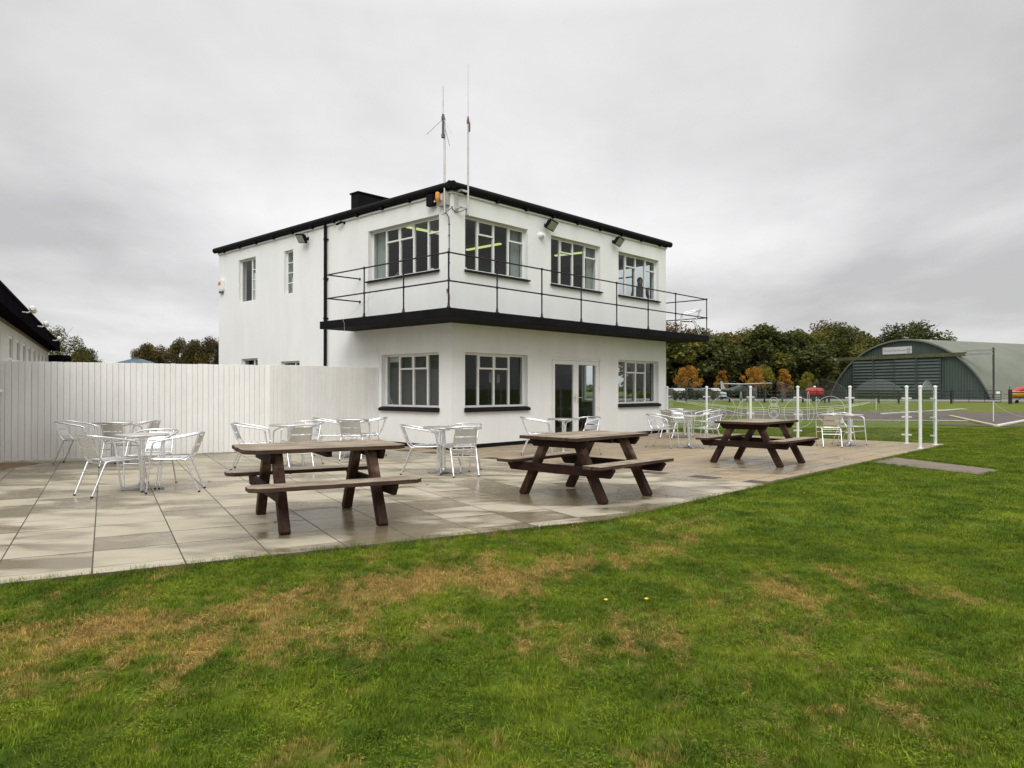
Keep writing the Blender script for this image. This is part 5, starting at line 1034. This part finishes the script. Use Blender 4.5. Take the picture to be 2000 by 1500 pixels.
def text3d(txt, size, parent, Mx, m, name='lettering'):
    cu = bpy.data.curves.new('t', 'FONT'); cu.body = txt; cu.size = size; cu.extrude = .004; cu.align_x = 'CENTER'; cu.align_y = 'CENTER'; o = bpy.data.objects.new('t', cu); C.objects.link(o)
    bpy.context.view_layer.update(); me = bpy.data.meshes.new_from_object(o.evaluated_get(bpy.context.evaluated_depsgraph_get())); bpy.data.objects.remove(o)
    me.transform(Mx); me.name = name; me.materials.clear(); me.materials.append(m); r = bpy.data.objects.new(name, me); C.objects.link(r); r.parent = parent; return r
text3d('Personal Plane Services', .37, sg, Matrix.Translation((-.148, 1.35, 7.02)) @ Matrix(((0, 0, -1, 0), (-1, 0, 0, 0), (0, 1, 0, 0), (0, 0, 0, 1))), M['letter'])
q = MB(); Tl = Matrix(((0, 0, -1, -.15), (-1, 0, 0, -.88), (0, 1, 0, 7.05), (0, 0, 0, 1)))
q.grid([[Tl @ Vector((r0 * math.cos(k / 20 * 6.283), r0 * math.sin(k / 20 * 6.283), z_)) for k in range(20)] for r0, z_ in ((.22, 0), (.29, 0), (.29, .006), (.22, .006))], closed_u=True, closed_v=True, smooth=False); q.prism([(-.30, -.04), (.30, -.04), (.30, .04), (-.30, .04)], .0, .01, Tl); q.prism([(-.22, -.42), (.22, -.42), (.22, -.36), (-.22, -.36)], 0, .01, Tl); q.build('emblem', M['letter'], sg)
# ------------------------------------------------------------------ post and rail fence with a field gate
M['fpost'] = mat('black_fence_timber', (.022, .021, .02), .8, var=.3, vscale=5)
pf = empty('rail_fence', at(1500, 74), 0, 'long dark post and rail fence across the far side of the field', 'fence'); o0 = at(1500, 74)
FPX = [1296, 1340, 1382, 1425, 1459, 1493, 1528, 1568, 1611, 1619, 1665, 1716, 1755, 1800, 1858]
fd = lambda px: 76 - (px - 1296) / 562 * 9.0
for px in FPX:
    p = at(px, fd(px)) - o0; q = MB(); q.box(p.x - .07, p.x + .07, p.y - .07, p.y + .07, 0, 1.28); q.build('post', M['fpost'], pf)
a, b = at(1296, fd(1296)) - o0, at(1858, fd(1858)) - o0
for z in (.42, .78, 1.12): q = MB(); q.tube([(a.x, a.y - .09, z), (b.x, b.y - .09, z)], .038, 4); q.build('rail', M['fpost'], pf)
gt = empty('field_gate', at(1900, 66), 0, 'metal field gate with a small sign near the red and yellow aeroplane', 'gate'); g0 = at(1900, 66); A, B = at(1862, 67) - g0, at(1955, 66) - g0; q = MB()
for z in (.15, .38, .60, .85, 1.18): q.tube([(A.x, A.y, z), (B.x, B.y, z)], .022, 5)
for t_ in (0, .33, .66, 1): v = A.lerp(B, t_); q.tube([(v.x, v.y, .15), (v.x, v.y, 1.18)], .025, 5)
q.build('gate_frame', M['fpost'], gt); q = MB(); q.box(B.x - .45, B.x - .12, B.y - .05, B.y - .03, .92, 1.12); q.build('sign', M['pvc'], gt)
p = at(1973, 66); t = empty('rail_fence', p, 0, 'short stretch of dark fence right of the field gate', 'fence'); q = MB(); q.box(-.11, .11, -.11, .11, 0, 1.30); q.build('post', M['fpost'], t); q = MB(); q.box(0, 9, -.04, .04, .98, 1.08); q.box(0, 9, -.04, .04, .50, .60); q.build('rail', M['fpost'], t)
# ------------------------------------------------------------------ aircraft and other small things beyond the fence
def loft(secs, n=14):
    """sections (x, y0, z0, half width, half height) along local x"""
    return [[(x, y + w_ * math.cos(k / n * 6.2832), z + h_ * math.sin(k / n * 6.2832)) for k in range(n)] for x, y, z, w_, h_ in secs]
def plane(loc, rz, lab, cb, cw, span, ctrim, low=False, scale=1.0, prop=True):
    t = empty('light_aeroplane', loc, rz, lab, 'aeroplane'); t.scale = (scale,) * 3
    q = MB(); r_ = loft([(-2.3, 0, 1.15, .12, .12), (-2.1, 0, 1.15, .38, .34), (-1.2, 0, 1.2, .48, .5), (-.4, 0, 1.35, .52, .66), (.7, 0, 1.35, .48, .62), (1.8, 0, 1.25, .30, .38), (4.0, 0, 1.25, .10, .16)]); q.grid(r_, closed_u=True); q.face(r_[0]); q.face(r_[-1]); q.build('fuselage', cb, t)
    q = MB(); zw = 1.95 if not low else 1.0; r_ = []
    for y, c, th_, dz in ((-span / 2, .5, .03, .12), (-span / 2 + .2, 1.1, .09, .11), (0, 1.35, .12, 0), (span / 2 - .2, 1.1, .09, .11), (span / 2, .5, .03, .12)): r_.append([(-.6, y, zw + dz), (-.35, y, zw + dz + th_), (c - .6, y, zw + dz + .01), (-.35, y, zw + dz - th_ * .4)])
    q.grid(r_, closed_u=True); q.face(r_[0]); q.face(r_[-1]); q.build('wing', cw, t)
    q = MB(); q.face([(3.3, -.02, 1.35), (4.1, -.02, 1.35), (4.25, -.02, 2.3), (3.9, -.02, 2.35)]); q.face([(3.3, .02, 1.35), (4.1, .02, 1.35), (4.25, .02, 2.3), (3.9, .02, 2.35)]); q.box(3.4, 4.1, -1.3, 1.3, 1.33, 1.37); q.build('tail', cw, t)
    q = MB(); r_ = loft([(-1.0, 0, 1.55, .3, .2), (-.6, 0, 1.72, .44, .34), (.3, 0, 1.72, .42, .34), (.9, 0, 1.6, .2, .2)]); q.grid(r_, closed_u=True); q.face(r_[0]); q.face(r_[-1]); q.build('canopy', mat('canopy_perspex', (.10, .12, .14), .1, spec=1.0), t)
    for y in (-.9, .9): q = MB(); q.lathe([(.2, -.07), (.24, 0), (.2, .07)], 12, Matrix.Translation((-.7, y, .24)) @ Matrix.Rotation(R(90), 4, 'X')); q.tube([(-.7, y, .25), (-.5, y * .3, 1.0)], .035, 6); q.build('wheel', M['rubber'], t)
    if prop: q = MB(); q.box(-2.42, -2.38, -.06, .06, .3, 2.0); q.tube([(-2.5, 0, 1.15), (-2.3, 0, 1.15)], [.03, .13], 10); q.build('propeller', M['cable'], t)
    if not low:
        q = MB()
        for y in (-1, 1): q.tube([(-.3, y * .4, .95), (-.1, y * span * .28, 1.98)], .03, 6)
        q.build('strut', ctrim, t)
    return t
M['grn'] = mat('dark_grey_green_fabric', (.05, .06, .06), .5); M['slv'] = mat('silver_dope', (.42, .43, .44), .45); M['redp'] = mat('red_paint', (.42, .02, .02), .4, var=.15, vscale=2); M['yelp'] = mat('yellow_paint', (.55, .28, .03), .45, var=.15, vscale=2)
p = at(1452, 84); plane(p, R(215), 'high-winged silver and dark green aeroplane parked beyond the rail fence', M['grn'], M['slv'], 7.4, M['slv'], scale=.95)
p = at(1990, 70); t = plane((p.x + 1.3, p.y + .5, -.1), R(8), 'red and yellow aeroplane half out of frame beyond the field gate', M['yelp'], M['redp'], 6.4, M['redp'], low=True, scale=.85)
q = MB(); r_ = loft([(-1.9, 0, 1.45, .25, .10), (-1.2, 0, 1.62, .5, .30), (.2, 0, 1.82, .58, .42), (1.2, 0, 1.6, .4, .3)]); q.grid(r_, closed_u=True); q.face(r_[0]); q.face(r_[-1]); q.build('cover', M['redp'], t)
p = at(1591, 80); t = empty('fuel_trailer', p, R(12), 'red twin-drum trailer with a pale cap in front of the hangar', 'trailer')
for s in (-1, 1):
    q = MB(); q.lathe([(.05, -.6), (.34, -.56), (.45, -.42), (.45, .42), (.34, .56), (.05, .6)], 18, Matrix.Translation((s * .46, 0, 1.02)) @ Matrix.Rotation(R(90), 4, 'X')); q.build('drum', M['redp'], t)
q = MB(); q.box(-.7, .7, -.5, .5, .42, .52); q.tube([(-1.5, 0, .47), (-.7, 0, .47)], .04, 6); q.build('chassis', M['fpost'], t); q = MB(); q.lathe([(.02, 1.5), (.16, 1.5), (.16, 1.58), (.08, 1.68)], 12); q.build('cap', M['pvc'], t)
for s in (-1, 1): q = MB(); q.lathe([(.22, -.08), (.27, 0), (.22, .08)], 14, Matrix.Translation((s * .5, -.55, .27)) @ Matrix.Rotation(R(90), 4, 'X')); q.build('wheel', M['rubber'], t)
# parked cars seen through the hedge
def car(loc, rz, col, lab):
    t = empty('parked_car', loc, rz, lab, 'car', 'cars parked behind the hedge'); q = MB(); prof = [(-2.1, .35), (-2.15, .75), (-1.2, .95), (-.6, 1.42), (.9, 1.44), (1.6, .98), (2.1, .9), (2.12, .35)]
    q.prism(prof, -.82, .82, Matrix(((1, 0, 0, 0), (0, 0, 1, 0), (0, 1, 0, 0), (0, 0, 0, 1)))); q.build('body', col, t, bevel=.08)
    q = MB(); q.prism([(-1.05, .98), (-.55, 1.36), (.85, 1.38), (1.4, 1.0)], -.835, .835, Matrix(((1, 0, 0, 0), (0, 0, 1, 0), (0, 1, 0, 0), (0, 0, 0, 1)))); q.build('windows', mat('car_glass', (.02, .025, .03), .08, spec=.9), t)
    for x in (-1.3, 1.3):
        for y in (-.8, .8): q = MB(); q.lathe([(.25, -.1), (.32, -.08), (.32, .08), (.25, .1)], 14, Matrix.Translation((x, y, .32)) @ Matrix.Rotation(R(90), 4, 'X')); q.build('wheel', M['rubber'], t)
    for y in (-.6, .6): q = MB(); q.box(2.08, 2.15, y - .15, y + .15, .62, .76); q.build('headlight', M['pvc'], t)
for k, (px, d, c_, lab) in enumerate(((1318, 92, (.5, .52, .55), 'silver car behind the hedge, nearest the building'), (1352, 93, (.03, .035, .05), 'dark car behind the middle of the hedge'), (1385, 94, (.55, .55, .55), 'white car behind the right end of the hedge'))):
    car(at(px, d), R(-70 + 8 * k), mat('car_paint', c_, .25, spec=.8), lab)
# white boards, posts and rope on the field
for (a, b, lab) in ((at(1722, 39.5), at(1886, 49.0), 'long white board lying along the taxiway'), (at(1946, 26.6), at(2060, 38.0), 'white board running out of frame at the right of the taxiway'), (at(1856, 36.5), at(1944, 26.7), 'cream board meeting the white one in a point')):
    d = b - a; t_ = empty('marker_board', a, math.atan2(d.y, d.x), lab, 'marker board', 'ground marker boards'); q = MB(); wv = .08; ln = d.length
    q.prism([(0, -wv), (ln, -wv), (ln, wv), (0, wv)], -.02, .05); q.box(.5, .6, -.02, .02, -.04, .0); q.build('board', M['marking'] if 'cream' not in lab else mat('cream_board', (.46, .40, .28), .75, var=.15, vscale=2), t_, bevel=.01, seg=1)
RP = [(1711, 47.5, .72), (1940, 31.0, .80), (1594, 60, .7), (2080, 28, .8)]
for i, (px, d, h) in enumerate(RP):
    p = at(px, d); t = empty('rope_post', p, 0, ('thin white rope post beyond the glass screen', 'thin white rope post by the pointed white board', 'thin white rope post far off beside the taxiway', 'thin rope post out of frame at the right')[i], 'post', 'rope posts'); q = MB(); q.tube([(0, 0, -.05), (0, 0, h)], .02, 6); q.tube([(0, 0, h), (0, 0, h + .02)], .028, 6); q.build('stake', M['post'], t)
t = empty('rope', (0, 0, 0), 0, 'thin pale rope strung low between the white stakes', 'rope'); q = MB()
for (i, j) in ((2, 0), (0, 1), (1, 3)):
    a = at(RP[i][0], RP[i][1], RP[i][2] - .03); b = at(RP[j][0], RP[j][1], RP[j][2] - .03); pts = []
    for k in range(17): s = k / 16; v = a.lerp(b, s); v.z -= .55 * 4 * s * (1 - s); pts.append(v)
    q.tube(pts, .009, 4)
q.build('rope', mat('pale_rope', (.35, .36, .30), .8), t)
# dropped leaves on the paving
M['dleaf'] = mat('dry_leaf', (.07, .045, .025), .8)
LV = [((px - 1000) / F_PX * 1938 / (py - 759.6), 1938 / (py - 759.6)) for px, py in ((835, 947), (538, 1021), (1208, 958), (1301, 968), (700, 958), (410, 941))]
for k, (x, y) in enumerate(LV):
    q = MB(); rr_ = random.Random(k); pts = [(.028 * math.cos(a) * rr_.uniform(.5, 1.2), .02 * math.sin(a) * rr_.uniform(.5, 1.2)) for a in [j / 7 * 6.283 for j in range(7)]]
    q.prism(pts, .002, .004); 
    for v in range(len(q.v)): vx, vy, vz = q.v[v]; q.v[v] = (vx, vy, vz + .008 * abs(math.sin(vx * 70)))
    o = q.build('fallen_leaf', M['dleaf'], loc=(x, y, .002), rz=k * 1.7)
    tag(o, ['dry leaf on the slabs right of the left picnic table', 'dry leaf under the left picnic table', 'dry leaf under the right side of the middle picnic table', 'dry leaf near the lawn edge right of the middle picnic table', 'dry leaf on the slabs behind the left picnic table', 'dry leaf on the slabs left of the left picnic table'][k], 'leaf', 'leaves fallen on the patio')
# ------------------------------------------------------------------ person standing at the upper right window
def person(loc, rz):
    t = empty('person', loc, rz, 'person in dark clothes standing inside behind the upper right-hand front window', 'person')
    J = {'pel': (0, 0, .95), 'chest': (0, .02, 1.3), 'neck': (0, .02, 1.48), 'head': (0, .04, 1.60), 'top': (0, .03, 1.70), 'ls': (-.19, .02, 1.40), 'le': (-.25, .10, 1.14), 'lh': (-.12, .28, 1.20), 'rs': (.19, .02, 1.40), 're': (.27, .0, 1.12), 'rh': (.25, .12, .92), 'lk': (-.11, .03, .50), 'lf': (-.12, -.02, .08), 'lt': (-.13, .14, .03), 'rk': (.11, .03, .50), 'rf': (.12, -.02, .08), 'rt': (.13, .14, .03), 'lhip': (-.10, 0, .88), 'rhip': (.10, 0, .88)}
    Rd = {'pel': .15, 'chest': .155, 'neck': .06, 'head': .095, 'top': .075, 'ls': .075, 'le': .045, 'lh': .035, 'rs': .075, 're': .045, 'rh': .035, 'lk': .06, 'lf': .045, 'lt': .04, 'rk': .06, 'rf': .045, 'rt': .04, 'lhip': .10, 'rhip': .10}
    ks = list(J); ed = [('pel', 'chest'), ('chest', 'neck'), ('neck', 'head'), ('head', 'top'), ('chest', 'ls'), ('ls', 'le'), ('le', 'lh'), ('chest', 'rs'), ('rs', 're'), ('re', 'rh'), ('pel', 'lhip'), ('lhip', 'lk'), ('lk', 'lf'), ('lf', 'lt'), ('pel', 'rhip'), ('rhip', 'rk'), ('rk', 'rf'), ('rf', 'rt')]
    # five short finger chains per hand, rooted in the palm
    for hnd, sx in (('lh', -1), ('rh', 1)):
        h = Vector(J[hnd]); dr = (h - Vector(J['le' if hnd == 'lh' else 're'])).normalized(); side = dr.cross(Vector((0, 0, 1))).normalized(); J[hnd + 'p'] = tuple(h + dr * .06); Rd[hnd + 'p'] = .028; ks.append(hnd + 'p'); ed.append((hnd, hnd + 'p'))
        for f in range(5):
            off = side * (f - 1.5) * .019 if f < 4 else side * -.05; base = h + dr * (.075 if f < 4 else .03) + off; l_ = (.07, .08, .075, .06, .045)[f]
            k1, k2 = hnd + 'a%d' % f, hnd + 'b%d' % f; J[k1] = tuple(base); J[k2] = tuple(base + dr * l_ + Vector((0, 0, -.02))); Rd[k1] = .010; Rd[k2] = .008; ks += [k1, k2]; ed += [(hnd + 'p', k1), (k1, k2)]
    me = bpy.data.meshes.new('body'); me.from_pydata([J[k] for k in ks], [(ks.index(a), ks.index(b)) for a, b in ed], []); o = bpy.data.objects.new('body', me); C.objects.link(o)
    sk = o.modifiers.new('skin', 'SKIN'); 
    if not me.skin_vertices: 
        bm = bmesh.new(); bm.from_mesh(me); bm.verts.layers.skin.verify(); bm.to_mesh(me); bm.free()
    for i, k in enumerate(ks): me.skin_vertices[0].data[i].radius = (Rd[k], Rd[k]); me.skin_vertices[0].data[i].use_root = (k == 'pel')
    o.modifiers.new('sub', 'SUBSURF').levels = 1; o.modifiers['sub'].render_levels = 2
    me.materials.append(mat('dark_jumper', (.035, .035, .05), .85)); o.parent = t
    q = MB(); T = Matrix.Translation((0, .035, 1.64)); rows = []
    for i in range(9):
        a = math.pi * i / 8; rows.append([T @ Vector((.082 * math.sin(a) * math.cos(b_ / 14 * 6.2832), .098 * math.sin(a) * math.sin(b_ / 14 * 6.2832), .125 * math.cos(a))) for b_ in range(14)])
    q.grid(rows, closed_u=True); q.tube([(0, .125, 1.66), (0, .15, 1.625)], [.008, .016], 6); q.box(-.03, .03, .12, .133, 1.575, 1.585)
    for s in (-1, 1): q.tube([(s * .03, .125, 1.665), (s * .03, .132, 1.665)], .011, 8); q.tube([(s * .08, .03, 1.62), (s * .088, .03, 1.66)], .018, 6)
    q.build('head', mat('skin', (.45, .28, .20), .6), t)
    q = MB(); rows = []
    for i in range(5):
        a = math.pi * .52 * i / 4; rows.append([T @ Vector((.092 * math.sin(a) * math.cos(b_ / 14 * 6.2832), -.012 + .105 * math.sin(a) * math.sin(b_ / 14 * 6.2832), .012 + .13 * math.cos(a))) for b_ in range(14)])
    q.grid(rows, closed_u=True); q.build('hair', mat('dark_hair', (.03, .022, .018), .7), t)
pp = loc2w(8.42, .60); person((pp[0], pp[1], 3.04), YAW + R(150))
# ------------------------------------------------------------------ render settings of the script itself
sc.render.engine = 'CYCLES'
sc.cycles.max_bounces = 8; sc.cycles.transparent_max_bounces = 24; sc.cycles.glossy_bounces = 4; sc.cycles.diffuse_bounces = 3; sc.cycles.caustics_reflective = False; sc.cycles.caustics_refractive = False
